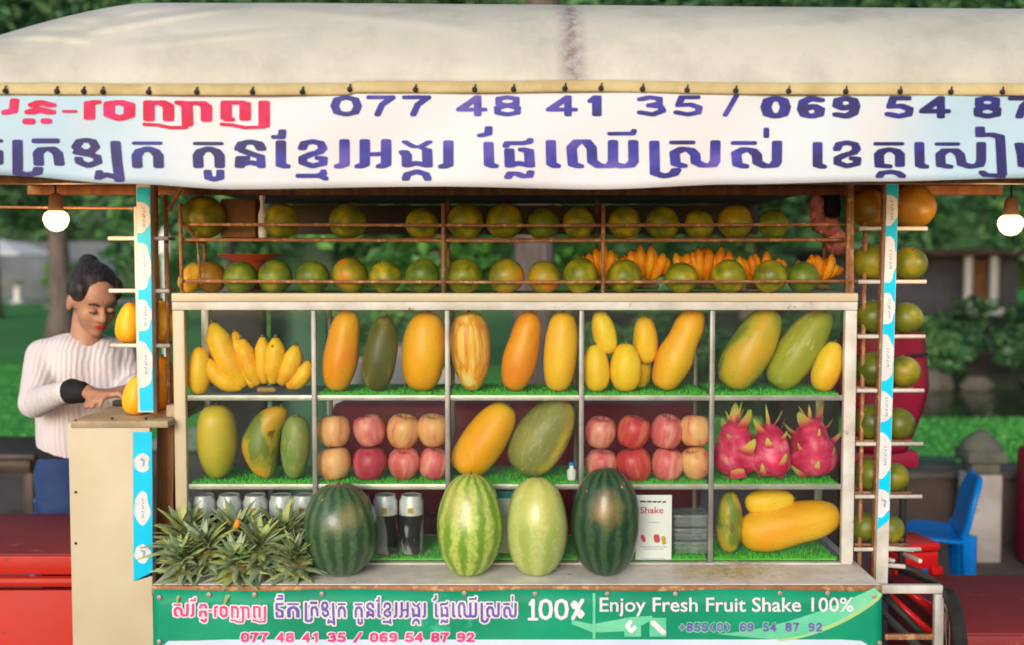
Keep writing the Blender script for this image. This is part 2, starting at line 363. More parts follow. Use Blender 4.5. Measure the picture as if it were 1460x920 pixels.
# ------------------------------------------------------------------ the setting
def sheet(name, pts, z, mat, nx=1):
    mb = MB(); mb.add([(x, y, z) for x, y in pts], [tuple(range(len(pts)))])
    o = single(name, mb, mat, None, None, kind='structure', smooth=False); return o
M['paving'] = pm('brown_paving', (.17, .13, .11), (.1, .08, .07), 1.5, .85, 0, .5, 20, .01)
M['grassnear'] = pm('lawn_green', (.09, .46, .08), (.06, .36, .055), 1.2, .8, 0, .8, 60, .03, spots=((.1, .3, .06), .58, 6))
M['grassfar'] = pm('lawn_green_tree_shade', (.06, .26, .07), (.085, .32, .09), .5, .85, 0, .8, 30, .03)  # same lawn, with the tree shade put into a darker green
M['bank'] = pm('mossy_bank', (.03, .06, .022), (.07, .06, .045), 1.1, .9, 0, .7, 10, .05)
M['strip'] = pm('pale_path', (.5, .46, .48), (.4, .37, .38), 2, .8, 0, .2, 20)
sheet('ground', [(-150, -30), (150, -30), (150, 250), (-150, 250)], 0, 'paving')
sheet('lawn', [(-40, 6.3), (-.6, 6.3), (.5, 5.4), (40, 5.4), (40, 60), (-40, 60)], .012, 'grassnear')
sheet('lawn_shade_sheet', [(-60, 14.0), (1.5, 14.0), (1.5, 60), (-60, 60)], .018, 'grassfar')  # darker overlay painting the tree shade on the far lawn
M['pond'] = pm('dark_pond_water', (.03, .05, .025), (.045, .06, .03), 2, .12, 0, .3, 6, .01)
sheet('pond', [(.9, 8.3), (40, 8.3), (40, 11.2), (.9, 11.2)], .016, 'pond')
sheet('garden_path', [(-3.2, 6.3), (-1.5, 6.3), (-.4, 13.9), (-1.6, 13.9)], .022, 'strip')
sheet('path', [(-60, 36.5), (-13, 36.5), (-13, 40.0), (-60, 40.0)], .03, 'strip')
# grass blades close to the near edges of the lawn
def blades(name, regions, h, mat, seed):
    r = random.Random(seed); mb = MB()
    for (x0, y0, x1, y1, n) in regions:
        for _ in range(n):
            x = r.uniform(x0, x1); y = y0 + (y1 - y0) * r.random() ** 1.5
            a = r.uniform(0, 6.28); hh = h * r.uniform(.5, 1.2); dx, dy = math.cos(a) * .012, math.sin(a) * .012
            mb.add([(x - dx, y - dy, 0.01), (x + dx, y + dy, 0.01), (x + r.uniform(-.03, .03), y + r.uniform(-.03, .03), hh)], [(0, 1, 2)])
    tag(single(name, mb, mat, 'short green grass blades of the lawn', 'grass', smooth=False), kind='stuff')
M['blade'] = leafmat('grass_blades', (.06, .28, .05), (.09, .4, .07), (.15, .52, .1), 3)
blades('grass', ((-9, 6.3, .6, 13.8, 18000), (.6, 5.5, 8, 8.25, 14000)), .045, 'blade', 3)
# bank on the right with a rise behind the lawn
mb = MB(); nx, ny = 60, 14; vs = []
for j in range(ny):
    for i in range(nx):
        x = .5 + i * .6; y = 10.6 + j * .6; t = min(1, j / 5)
        z = .03 + .78 * t * t * (3 - 2 * t) * (.8 + .35 * noise.noise(Vector((x * .7, y * .7, 0)))) + .06 * noise.noise(Vector((x * 2, y * 2, 3)))
        if j == 0: z = -.05
        if j == ny - 1: z = -.05
        if i == 0: z = -.05
        vs.append((x, y, z))
fs = [(j * nx + i, j * nx + i + 1, (j + 1) * nx + i + 1, (j + 1) * nx + i) for j in range(ny - 1) for i in range(nx - 1)]
mb.add(vs, fs); single('earth_bank', mb, 'bank', None, None, kind='structure', smooth=True)

def rotm(rx, ry, rz): return Euler((rx, ry, rz)).to_matrix().to_4x4()
def leaves(mb, c, rad, n, size, r, clumps=14, shell=.55):
    """leaf faces gathered in clumps through the crown's volume"""
    c = Vector(c); rad = Vector(rad); cl = []
    for _ in range(clumps):
        d = Vector((r.gauss(0, 1), r.gauss(0, 1), r.gauss(0, 1))).normalized() * r.uniform(shell, 1) * .85
        cl.append((c + Vector((d.x * rad.x, d.y * rad.y, d.z * rad.z)), r.uniform(.22, .45)))
    for i in range(n):
        cc, cr = cl[i % clumps]
        d = Vector((r.gauss(0, 1), r.gauss(0, 1), r.gauss(0, 1))).normalized() * cr * r.uniform(.5, 1.05)
        p = cc + Vector((d.x * rad.x, d.y * rad.y, d.z * rad.z)); s = size * r.uniform(.6, 1.3)
        q = Euler((r.uniform(-1.1, 1.1), r.uniform(-1.1, 1.1), r.uniform(0, 6.3))).to_matrix()
        mb.add([p + q @ Vector(v) * s for v in ((0, -.5, 0), (.26, -.05, .05), (0, .55, -.06), (-.26, -.05, .05))], [(0, 1, 2, 3)])
def tree(loc, h, crown_c, crown_r, n, size, mat, label, tr=.15, lean=0, seed=1, clumps=16, group='trees behind the stall'):
    r = random.Random(seed); x, y = loc[0], loc[1]; z0 = loc[2] if len(loc) > 2 else 0
    t = thing('tree', label, 'tree', (x, y, z0), group=group); mb = MB(); pts = []; rr = []
    for i in range(9):
        k = i / 8; pts.append((x + lean * k * h + .08 * math.sin(k * 5 + seed) * k, y + .06 * math.sin(k * 4), z0 + k * h - .05)); rr.append(tr * (1.25 if i == 0 else 1) * (1 - .55 * k))
    mb.tube(pts, rr, 10)
    tk = part('trunk', mb, 'bark', t, True)
    top = Vector(pts[-1]); cc = Vector(crown_c)
    for i in range(6):
        d = Vector((r.uniform(-1, 1) * crown_r[0] * .7, r.uniform(-1, 1) * crown_r[1] * .7, r.uniform(-.2, .7) * crown_r[2]))
        b = Vector(pts[5 + i % 4]); mid = (b + cc + d) / 2 + Vector((0, 0, .1)); l = MB(); l.tube([b, mid, cc + d], [tr * .4, tr * .25, tr * .08], 6); part('limb', l, 'bark', t, True)
    mb = MB(); leaves(mb, crown_c, crown_r, n, size, r, clumps); part('crown', mb, mat, t, False); return t
# far wood: reads as one mass
mb = MB(); r = random.Random(11)
for k in range(34):
    x = -36 + k * 2.2; z = r.uniform(3.0, 4.5)
    leaves(mb, (x, 52 + r.uniform(-2, 2), z), (2.6, 2, z), 420, .7, r, 9, .3)
    leaves(mb, (x, 54 + r.uniform(-2, 2), z + 8), (3.2, 2, 6), 420, .95, r, 9, .3)
vs = []
for i in range(60):
    x = -60 + i * 2.05
    for j in range(8): vs.append((x, 57 + 1.5 * noise.noise(Vector((x * .2, j, 0))), -1 + j * 3.2 + 1.5 * noise.noise(Vector((x * .15, j * 2, 5)))))
mb.add(vs, [(i * 8 + j, (i + 1) * 8 + j, (i + 1) * 8 + j + 1, i * 8 + j + 1) for i in range(59) for j in range(7)])
tag(single('far_wood', mb, 'leafd', 'dark mass of far-off trees closing the view behind the park', 'woodland', smooth=False), kind='stuff')

tree((-8.6, 19, 0), 4.5, (-8.4, 19, 5.2), (4.2, 3, 3.0), 9000, .3, 'leafd', 'large dark tree behind the hanging bulb at the left, over the umbrella', .25, 0, 21, 30)
tree((-4.4, 15, 0), 3.5, (-4.4, 15, 3.8), (2.4, 2, 2.5), 6000, .24, 'leafm', 'mid green tree just behind the striped post on the left', .14, 0, 22, 22)
tree((.14, 3.6, 0), 5.2, (.3, 3.8, 4.9), (2.6, 2, 1.2), 4500, .2, 'leafd', 'grey-barked tree whose bare trunk rises behind the middle of the fruit rack', .145, .0, 23, 20)
tree((-1.0, 12, 0), 3.0, (-.9, 12, 2.4), (2.4, 1.6, 2.0), 6000, .22, 'leafb', 'bright green leafy tree showing through the rack left of the grey trunk', .12, 0, 24, 20)
tree((3.4, 13.5, 0), 4, (3.2, 13, 4.0), (3.0, 2, 2.6), 7000, .26, 'leafd', 'dark tree between the grey trunk and the white columns', .2, 0, 25, 24)
tree((6.6, 8.5, 0), 3.4, (6.2, 8.5, 3.45), (2.7, 1.8, 1.75), 9000, .17, 'leafm', 'spreading tree with low hanging boughs behind the bulb at the right', .16, -.05, 26, 30)
tree((9.6, 15, .9), 4, (9.0, 14.5, 4.4), (3.4, 2.4, 3.0), 7000, .28, 'leafd', 'tall dark tree on the bank at the far right edge', .2, 0, 27, 24)
tree((-13.5, 27, 0), 6, (-13.5, 27, 6), (4.5, 3, 4.0), 6000, .4, 'leafd', 'darkest tree at the far left, standing beyond the cafe umbrella', .25, 0, 28, 24)
def bush(c, rad, n, size, mat, label, seed, group=None):
    mb = MB(); r = random.Random(seed); leaves(mb, c, rad, n, size, r, 8, .2)
    for i in range(5):
        mb.tube([(c[0], c[1], c[2] - rad[2]), (c[0] + r.uniform(-.5, .5) * rad[0], c[1], c[2] + r.uniform(0, .6) * rad[2])], .015, 5)
    single('bush', mb, mat, label, 'bush', group, origin=(c[0], c[1], c[2] - rad[2]), smooth=False)
bush((-9.0, 20.5, .9), (.65, .5, .9), 900, .25, 'leafb', 'bright green bush beside the pale path, left of the woman', 31)
bush((4.7, 11.3, .5), (.6, .4, .5), 1500, .11, 'leafm', 'leafy shrub on the bank just right of the side rack', 32, 'shrubs on the bank')
bush((5.6, 11.8, .55), (.7, .4, .35), 1300, .11, 'leafd', 'dark shrub on the bank below the white columns', 33, 'shrubs on the bank')
bush((7.2, 11.6, .75), (.75, .4, .45), 1500, .12, 'leafm', 'shrub on the bank at the right edge of the picture', 34, 'shrubs on the bank')
bush((3.9, 11.6, .7), (.6, .4, .6), 1300, .11, 'leafd', 'dark shrub on the bank hidden partly by the rack of green pomelos', 35, 'shrubs on the bank')
bush((-3.3, 11.5, .5), (.8, .5, .6), 1500, .14, 'leafb', 'light green bush on the lawn seen between the post and the fruit case', 36)
for i, (x, y, z, rx, rz, n, mt, lb) in enumerate(((4.0, 10.6, 1.1, .7, .5, 1800, 'leafd', 'dark shrub high on the bank, left of the white columns'), (4.9, 11.0, 1.25, .7, .45, 1800, 'leafm', 'mid green shrub high on the bank under the grey house'), (6.0, 11.2, 1.35, .8, .45, 1800, 'leafd', 'dark shrub high on the bank right of the columns'), (7.2, 11.0, 1.3, .8, .6, 1800, 'leafd', 'dark shrub at the top of the bank, right edge of the picture'), (5.0, 9.6, .5, .5, .35, 1200, 'leafm', 'small leafy shrub low on the bank above the boulders'), (6.0, 9.7, .45, .55, .35, 1200, 'leafd', 'small dark shrub low on the bank above the wide boulder'), (2.4, 10.0, .6, .9, .6, 1800, 'leafd', 'dark shrub on the bank seen through the last column of the case'), (1.2, 10.2, .6, .9, .6, 1800, 'leafm', 'shrub at the left end of the bank seen through the case'))):
    bush((x, y + 1.1, max(.5, z - .62)), (rx, .45, rz * .75), int(n * .7), .11, mt, lb, 50 + i, 'shrubs on the bank')
for i, (px, Yp, lb) in enumerate(((480, 8.6, 'pale round stone planter seen left of the dark olive papaya'), (560, 10.5, 'pale stone planter seen behind the dark olive papaya'), (625, 8.0, 'pale stone planter seen beside the plump golden papaya'), (420, 9.5, 'pale stone planter seen behind the banana hand'))):
    q = P(px, 500, Yp); t = thing('planter', lb, 'planter', (q.x, Yp, 0), group='stone planters on the lawn'); X = Matrix.Translation((q.x, Yp, 0))
    mb = MB(); mb.lathe([(.2, 0), (.24, .05), (.3, .45), (.33, .5), (.33, .56), (.28, .56), (.27, .5)], 18, X); part('pot', mb, 'strip', t)
    mb = MB(); leaves(mb, (q.x, Yp, .85), (.4, .35, .38), 700, .1, random.Random(200 + i), 7, .2); part('foliage', mb, 'leafb' if i % 2 else 'leafm', t, False)
def rock(c, rad, label, seed):
    bm = bmesh.new(); bmesh.ops.create_icosphere(bm, subdivisions=3, radius=1); mb = MB()
    for v in bm.verts:
        d = 1 + .28 * noise.noise(v.co * 1.4 + Vector((seed, 0, 0))); v.co = Vector((v.co.x * rad[0] * d, v.co.y * rad[1] * d, v.co.z * rad[2] * d)) + Vector(c)
    bm.verts.index_update(); mb.add([v.co.copy() for v in bm.verts], [tuple(x.index for x in f.verts) for f in bm.faces]); bm.free()
    single('rock', mb, 'rock', label, 'rock', 'rocks along the foot of the bank', origin=c, smooth=True)
rock((4.95, 10.6, .1), (.24, .2, .17), 'pale boulder at the foot of the bank nearest the side rack', 1)
rock((5.5, 10.65, .08), (.18, .15, .12), 'second boulder along the foot of the bank, next to the pale one', 2)
rock((6.3, 10.6, .08), (.26, .2, .15), 'wide boulder at the foot of the bank near the right edge', 3)
# building with white columns on the bank
t = thing('garden_house', 'grey house with two white columns half hidden in the trees at the right', 'house', (6.6, 15.2, .9))
c0 = P(1300, 380, 15); mb = MB(); mb.box((5.0, 15.3, .5), (8.0, 17.5, 1.62)); part('wall', mb, pm('grey_wall', (.12, .12, .14), (.08, .08, .1), 2, .9), t)
mb = MB(); mb.box((4.8, 14.7, 1.62), (8.2, 17.7, 1.72)); part('roof', mb, 'stone_wall', t)
for px in (1380, 1417):
    q = P(px, 400, 15); mb = MB(); mb.tube([(q.x, 15, .8), (q.x, 15, 1.619)], .07, 12); mb.box((q.x - .12, 14.88, .7), (q.x + .12, 15.12, .8)); part('column', mb, 'white_plastic', t)
mb = MB(); mb.box((P(1390, 400, 15.2).x, 15.27, .9), (P(1410, 400, 15.2).x, 15.31, 1.55)); part('door', mb, 'cardboard', t)
# cafe on the far left
mb = MB(); mb.box((-26, 41.5, 0), (-15.3, 42, 2.2)); single('garden_wall', mb, pm('grey_plaster', (.2, .22, .25), (.13, .14, .16), .8, .9), 'low grey wall behind the cafe umbrella at the far left', 'wall', origin=(-20, 41.7, 0))
q = P(-8, 366, 37); t = thing('cafe_umbrella', 'wide off-white cafe umbrella at the far left across the lawn', 'umbrella', (q.x, 37, 0))
mb = MB(); mb.lathe([(2.1, 1.68), (2.05, 1.75), (1.3, 2.0), (.1, 2.25), (.02, 2.3)], 8, Matrix.Translation((q.x, 37, 0))); part('canopy', mb, 'menu', t, False)
mb = MB(); mb.tube([(q.x, 37, 0), (q.x, 37, 2.2)], .035, 8); part('pole', mb, 'white_metal', t)
tx = P(25, 420, 36.8).x; t = thing('cafe_table', 'small pale cafe table under the far umbrella', 'table', (tx, 36.8, .03))
mb = MB(); mb.lathe([(.7, .72), (.7, .76)], 20, Matrix.Translation((tx - .5, 36.8, 0))); part('table_top', mb, 'straw', t)
mb = MB(); mb.lathe([(.3, .03), (.28, .06), (.12, .1), (.12, .72)], 14, Matrix.Translation((tx, 36.8, 0))); part('pedestal', mb, 'white_plastic', t)
q = P(235, 405, 11); t = thing('garden_lamp', 'slim white garden lamp post on the lawn between post and fruit case', 'lamp post', (q.x, 11, 0))
mb = MB(); mb.tube([(q.x, 11, 0), (q.x, 11, 1.6)], .03, 8); part('pole', mb, 'white_plastic', t)
mb = MB(); mb.lathe([(.04, 1.6), (.085, 1.63), (.075, 1.82), (.03, 1.9), (.008, 1.96)], 10, Matrix.Translation((q.x, 11, 0))); part('lantern', mb, 'white_plastic', t)

# low wall, bollard, rope on the right
mb = MB(); ax, bx = P(1200, 700, 3.3).x, P(1600, 700, 3.3).x
mb.rbox((ax, 3.3, 0), (bx, 3.55, .37), .01); lw = single('low_wall', mb, 'stone_wall', 'low brown stone wall edging the lawn behind the blue chair', 'wall', origin=(ax, 3.3, 0))
mb = MB(); mb.rbox((ax, 3.26, .372), (bx, 3.59, .41), .01); part('coping', mb, 'rock', lw)
q = P(1397, 700, 3.0); t = thing('bollard', 'white plaster bollard with a dark pointed cap behind the blue chair', 'bollard', (q.x, 3.0, 0))
mb = MB(); mb.rbox((q.x - .085, 2.915, 0), (q.x + .085, 3.085, .46), .012); part('post', mb, 'bollard', t)
mb = MB(); mb.rbox((q.x - .075, 2.925, .462), (q.x + .075, 3.075, .52), .01); mb.rbox((q.x - .1, 2.9, .521), (q.x + .1, 3.1, .585), .008); mb.lathe([(.108, .586), (.104, .6), (.085, .63), (.05, .66), (.015, .685)], 10, Matrix.Translation((q.x, 3, 0)) @ rotm(0, 0, R(45))); part('cap', mb, 'cap_grey', t)
mb = MB(); a = P(1180, 645, 3.0); b = P(1362, 655, 3.0); mb.tube([a, (a + b) / 2 + Vector((0, 0, -.015)), b], .016, 8); single('rope', mb, 'rope', 'dark teal rope strung from behind the stall to the bollard', 'rope', origin=a)
q = P(1442, 750, 3.0); mb = MB(); mb.rbox((q.x, 2.6, 0), (q.x + .5, 3.0, .62), .05); single('storage_box', mb, 'maroon', 'maroon storage box cut off by the right edge, past the white bollard', 'box', origin=(q.x, 2.7, 0))
# dark wooden table at far left with its blue stool
a = P(-120, 650, 3.2); b = P(60, 650, 3.2); t = thing('wooden_table', 'low dark wooden table on the paving behind the woman, left edge', 'table', ((a.x + b.x) / 2, 3.4, 0))
mb = MB(); mb.rbox((a.x, 3.1, .5), (b.x, 3.75, .535), .006); part('table_top', mb, 'dark_wood', t)
mb = MB(); mb.rbox((a.x + .02, 3.13, .43), (b.x - .04, 3.15, .498), .003); part('apron', mb, 'dark_wood', t)
for lx in (a.x + .03, b.x - .09):
    for ly in (3.16, 3.68): mb = MB(); mb.rbox((lx, ly, 0), (lx + .055, ly + .05, .498), .005); part('leg', mb, 'dark_wood', t)
def stool(x, y, h, w_, mat, label, rot=0):
    t = thing('plastic_stool', label, 'stool', (x, y, 0), (0, 0, rot)); X = Matrix.Translation((x, y, 0)) @ rotm(0, 0, rot)
    mb = MB(); mb.rbox((-w_ / 2, -w_ / 2, h - .03), (w_ / 2, w_ / 2, h), .012, X); mb.rbox((-w_ / 2 + .005, -w_ / 2 + .005, h - .09), (w_ / 2 - .005, w_ / 2 - .005, h - .031), .01, X); part('seat', mb, mat, t)
    for sx_ in (-1, 1):
        for sy_ in (-1, 1):
            mb = MB(); mb.tube([X @ Vector((sx_ * w_ * .42, sy_ * w_ * .42, h - .08)), X @ Vector((sx_ * w_ * .55, sy_ * w_ * .55, 0.0))], [.024, .016], 8); part('leg', mb, mat, t)
q = P(50, 716, 2.6); stool(q.x + .02, 2.75, q.z, .13, 'blue_plastic', 'small blue plastic stool behind the red bench by the woman')

# red benches
def bench(x0, x1, y0, y1, z, label, lipped=True):
    t = thing('red_cabinet' if lipped else 'red_bench', label, 'cabinet' if lipped else 'bench', ((x0 + x1) / 2, (y0 + y1) / 2, 0))
    mb = MB(); mb.rbox((x0, y0, z - .02), (x1, y1, z), .006); part('top', mb, 'red_seat', t)
    pt = 'red_paint' if lipped else 'red_seat'
    mb = MB(); mb.rbox((x0, y0 - .012, z - .055), (x1, y0 - .001, z - .004), .005); mb.rbox((x0, y0 - .03, z - .085), (x1, y0 - .001, z - .057), .012); part('edge_moulding', mb, pt, t)
    mb = MB(); mb.rbox((x0 + .01, y0 + .004, .08), (x1 - .01, y0 + .03, z - .1), .004); part('front_panel', mb, pt, t)
    mb = MB(); mb.rbox((x0 + .01, y0 + .032, .08), (x0 + .03, y1 - .01, z - .022), .003); part('side_panel', mb, pt, t)
    mb = MB(); mb.rbox((x1 - .03, y0 + .032, .08), (x1 - .01, y1 - .01, z - .022), .003); part('side_panel', mb, pt, t)
    for lx in (x0 + .04, x1 - .09):
        for ly in (y0 + .06, y1 - .08): mb = MB(); mb.box((lx, ly, 0), (lx + .04, ly + .04, z - .022)); part('leg', mb, 'black', t)
bench(P(-160, 790, 0).x, P(101, 600, -.06).x - .003, .02, .5, .8, 'bright red cabinet with a dull red top at the left beside the cream panel')
bench(1.2, 2.1, .1, .68, .56, 'dull red bench top at the lower right beside the wheel', False)

# blue plastic chair
q = P(1385, 760, 1.82); cx = P(1370, 760, 1.8).x
t = thing('plastic_chair', 'blue plastic chair seen from the side at the right', 'chair', (cx, 1.8, 0))
def shell(name, pts, wid, thick, mat, parent):
    """bent sheet: side profile pts (x,z) drawn across width in y"""
    mb = MB(); n = len(pts); vs = []
    for (x, z, hw) in pts:
        for k in range(7):
            f = -1 + 2 * k / 6; vs.append((x, 1.8 + f * hw, z - .012 * (1 - f * f)))
    fs = [(i * 7 + k, i * 7 + k + 1, (i + 1) * 7 + k + 1, (i + 1) * 7 + k) for i in range(n - 1) for k in range(6)]
    mb.add(vs, fs); o = part(name, mb, mat, parent, True); s_ = o.modifiers.new('s', 'SOLIDIFY'); s_.thickness = thick; u_ = o.modifiers.new('u', 'SUBSURF'); u_.levels = 2; u_.render_levels = 2; return o
xs = P(1300, 765, 1.8).x; xb = P(1372, 765, 1.8).x; xt = P(1385, 690, 1.8).x; k_ = S(1.8)
shell('seat', [(xs, .405, .17), (xs + .03, .425, .18), (xs + .12, .42, .185), (xb - .03, .41, .18), (xb, .425, .16)], .2, .022, 'blue_plastic', t)
shell('backrest', [(xb - .01, .43, .15), (xb + .012, .47, .155), (xb + .02, .54, .165), (xb + .035, .6, .16), (xb + .055, .65, .135), (xb + .066, .685, .09)], .2, .028, 'blue_plastic', t)
for sy_ in (-1, 1):
    mb = MB(); mb.tube([(xs + .035, 1.8 + sy_ * .15, .41), (xs + .01, 1.8 + sy_ * .19, 0)], [.03, .02], 8); part('leg', mb, 'blue_plastic', t)
    mb = MB(); mb.tube([(xb - .0, 1.8 + sy_ * .14, .45), (xb + .0, 1.8 + sy_ * .16, .3), (xb + .03, 1.8 + sy_ * .19, 0)], [.034, .03, .02], 8); part('leg', mb, 'blue_plastic', t)

t.location = (cx, 1.8, 0); t.rotation_euler = (0, 0, -R(12))
# ------------------------------------------------------------------ the fruit cart
cart = thing('fruit_cart', 'cream and grey market fruit cart with a vinyl canopy roof', 'market stall', (0, .2, 0))
LZ = .775            # ledge height
BY = -.43            # banner and canopy front plane
# canopy
def top_px(px):
    if px < 160: return 12 + (160 - px) ** 1.55 * .0115
    return 12 + max(0, px - 400) * .0075
def hem_px(px): return 131 + 3 * math.sin((px + 100) / 260) if px < 500 else 130 + 4 * (px - 500) / 960 - 3 * math.exp(-((px - 850) / 120) ** 2)
def hemY(px): return BY
mb = MB(); NU, NV = 200, 90; vs = []
for i in range(NU + 1):
    px = -110 + i * 1690 / NU
    a = P(px, hem_px(px) - 12, BY); tz = P(px, top_px(px), -.02).z; H = tz - a.z
    for j in range(NV + 1):
        k = j / NV
        if k < .62:
            th = k / .62 * R(88); y = BY + .42 * (1 - math.cos(th)) ; z = a.z + H * math.sin(th) ** 1.0
        else:
            kk = (k - .62) / .38; y = BY + .42 * (1 - math.cos(R(88))) + kk * .42; z = tz - .02 * kk ** 2
        # creases running up from the left corner, sag between the ribs
        d = 0
        for (x0, k0, x1, k1, am, wd) in ((100, .20, 350, .40, -.022, .026), (120, .22, 250, .52, -.014, .028), (-20, .27, 130, .17, -.014, .018), (340, .38, 640, .24, -.008, .03), (30, .42, 150, .25, -.012, .03), (560, .3, 720, .18, -.005, .03), (150, .14, 420, .22, -.006, .014), (900, .2, 1300, .3, -.004, .03)):
            if x0 - 40 < px < x1 + 60:
                tt = (px - x0) / (x1 - x0); kc = k0 + (k1 - k0) * tt; fade = math.sin(math.pi * max(0, min(1, (tt + .12) / 1.24))) ** 1.3; d += am * math.exp(-((k - kc) / wd) ** 2) * fade - am * .5 * math.exp(-((k - kc - wd * 2) / wd) ** 2) * fade
        d += .006 * noise.noise(Vector((px / 160, k * 5, 0))) + .003 * noise.noise(Vector((px / 50, k * 9, 4)))
        vs.append((a.x, y + d * 1.0, z + d * .25))
fs = [(i * (NV + 1) + j, (i + 1) * (NV + 1) + j, (i + 1) * (NV + 1) + j + 1, i * (NV + 1) + j + 1) for i in range(NU) for j in range(NV)]
mb.add(vs, fs); can = part('canopy', mb, 'tarp', cart, True); md = can.modifiers.new('s', 'SOLIDIFY'); md.thickness = .004; md.offset = -1
mb = MB(); vs = []
for i in range(NU + 1):
    px = -110 + i * 1690 / NU; h = hem_px(px)
    for (yy, ey) in ((h - 13, .004), (h - 11, -.004), (h + 1, -.006), (h + 4, -.004), (h + 4, .01)): q = P(px, yy, BY + ey); vs.append((q.x, q.y + .0015 * math.sin(px / 23), q.z))
mb.add(vs, [(i * 5 + j, (i + 1) * 5 + j, (i + 1) * 5 + j + 1, i * 5 + j + 1) for i in range(NU) for j in range(4)]); hem = part('hem', mb, 'hem', cart, True)
rivet = MB(); rivet.lathe([(.0062, 0), (.0062, .003), (.003, .006), (.001, .0065)], 8, rotm(R(90), 0, 0)); rivet.tube([(0, -.003, .0), (0.001, -.004, .008), (.002, -.001, .011)], .0018, 6)
rme = rivet.mesh('rivet'); rme.materials.append(M['black'])
for px in (12, 85, 123, 150, 215, 283, 362, 433, 500, 593, 677, 732, 805, 856, 915, 978, 1047, 1122, 1203, 1280, 1352, 1425):
    q = P(px, hem_px(px) - 1, BY - .007); lp = lpart('hook', rme, hem, wm(hem).inverted() @ q)
# ceiling and rear of the roof
x0, x1 = P(232, 300, 0).x, P(1226, 300, 0).x
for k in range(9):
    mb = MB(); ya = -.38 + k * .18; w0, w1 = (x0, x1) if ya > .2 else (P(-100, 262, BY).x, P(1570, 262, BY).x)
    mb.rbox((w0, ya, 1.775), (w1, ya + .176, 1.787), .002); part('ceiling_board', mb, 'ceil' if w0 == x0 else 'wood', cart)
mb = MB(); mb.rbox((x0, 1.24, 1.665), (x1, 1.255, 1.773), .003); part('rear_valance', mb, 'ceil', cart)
for yy in (-.36, .1):
    mb = MB(); mb.rbox((P(-105, 262, BY).x, yy, 1.748), (P(1575, 262, BY).x, yy + .03, 1.773), .003); part('roof_beam', mb, 'wood', cart)
mb = MB(); mb.rbox((x0, .37, 1.79), (x1, 1.26, 1.82), .004); part('rear_roof', mb, 'tarp', cart)
# ledge and body
lx0, lx1 = P(218, 838, -.18).x, P(1256, 838, -.18).x
mb = MB(); mb.rbox((lx0, -.18, LZ - .02), (lx1, .34, LZ), .004); part('ledge', mb, pm('ledge_sheet', (.74, .71, .66), (.58, .54, .48), 14, .5, .1, .2, 90, spots=((.32, .24, .18), .66, 22)), cart)
mb = MB(); mb.rbox((lx0, -.192, LZ - .026), (lx1, -.181, LZ - .002), .002); part('ledge_edge', mb, 'rust', cart)
mb = MB(); mb.rbox((lx0 + .01, -.165, .12), (lx1 - .01, .33, LZ - .022), .004); part('body', mb, 'grey_metal', cart)
for lx in (lx0 + .05, lx1 - .1):
    for ly in (-.12, .26): mb = MB(); mb.rbox((lx, ly, 0), (lx + .045, ly + .045, .118), .003); part('foot', mb, 'black', cart)
# cream panel and work top at the left
mb = MB(); pbox(mb, 101, 603, 217, 1010, -.06, .02, .003); part('side_panel', mb, 'cream_metal', cart)
cz = P(150, 600, -.06).z - .018
mb = MB(); mb.rbox((P(101, 600, -.06).x, -.065, cz), (P(250, 600, .0).x, .34, cz + .018), .003); part('work_top', mb, 'ply', cart)
mb = MB(); mb.rbox((P(101, 600, -.06).x, -.039, .15), (P(101, 600, -.06).x + .02, .32, cz - .001), .003); part('end_panel', mb, 'cream_metal', cart)
mb = MB(); mb.rbox((P(240, 580, .02).x, .0, cz + .019), (P(252, 580, .02).x, .33, cz + .05), .003); part('rim', mb, 'ply', cart)
for (sx_, sy_) in ((108, 600), (108, 702), (108, 775), (208, 597), (160, 597)):
    mb = MB(); q = P(sx_, sy_, -.061); mb.lathe([(.004, 0), (.003, .002)], 8, Matrix.Translation(q) @ rotm(R(90), 0, 0)); part('screw', mb, 'black', cart)
# posts
def post(pts, wpx, Y, depth, mat, name='post'):
    mb = MB(); (xa, ya), (xb, yb) = pts; a = P(xa, ya, Y); b = P(xb, yb, Y); h = wpx / 2 / S(Y)
    mb.add([a + Vector((-h, 0, 0)), a + Vector((h, 0, 0)), a + Vector((h, depth, 0)), a + Vector((-h, depth, 0)), b + Vector((-h, 0, 0)), b + Vector((h, 0, 0)), b + Vector((h, depth, 0)), b + Vector((-h, depth, 0))],
           [(0, 1, 5, 4), (1, 2, 6, 5), (2, 3, 7, 6), (3, 0, 4, 7), (0, 3, 2, 1), (4, 5, 6, 7)])
    return part(name, mb, mat, cart)
post(((204, 258), (209, 588)), 20, -.03, .03, 'white_metal'); post(((194, 295), (200, 588)), 7, -.02, .02, 'white_metal')
post(((218, 258), (220, 590)), 8, 0.0, .02, 'rust', 'angle_bar')
post(((1273, 256), (1257, 836)), 17, -.03, .03, 'white_metal'); post(((1263, 256), (1248, 836)), 6, -.015, .02, 'rust', 'angle_bar')
post(((236, 585), (234, 838)), 24, .03, .03, 'wood', 'wooden_post')
post(((1213, 262), (1213, 420)), 9, .02, .02, 'rust', 'angle_bar')
mb = MB(); mb.tube([P(-60, 295, -.01), P(190, 297, -.01)], .0035, 8); part('cross_rod', mb, 'rust', cart)
mb = MB(); mb.tube([P(240, 300, .01), P(262, 262, .01)], .006, 8); part('brace', mb, 'rust', cart)
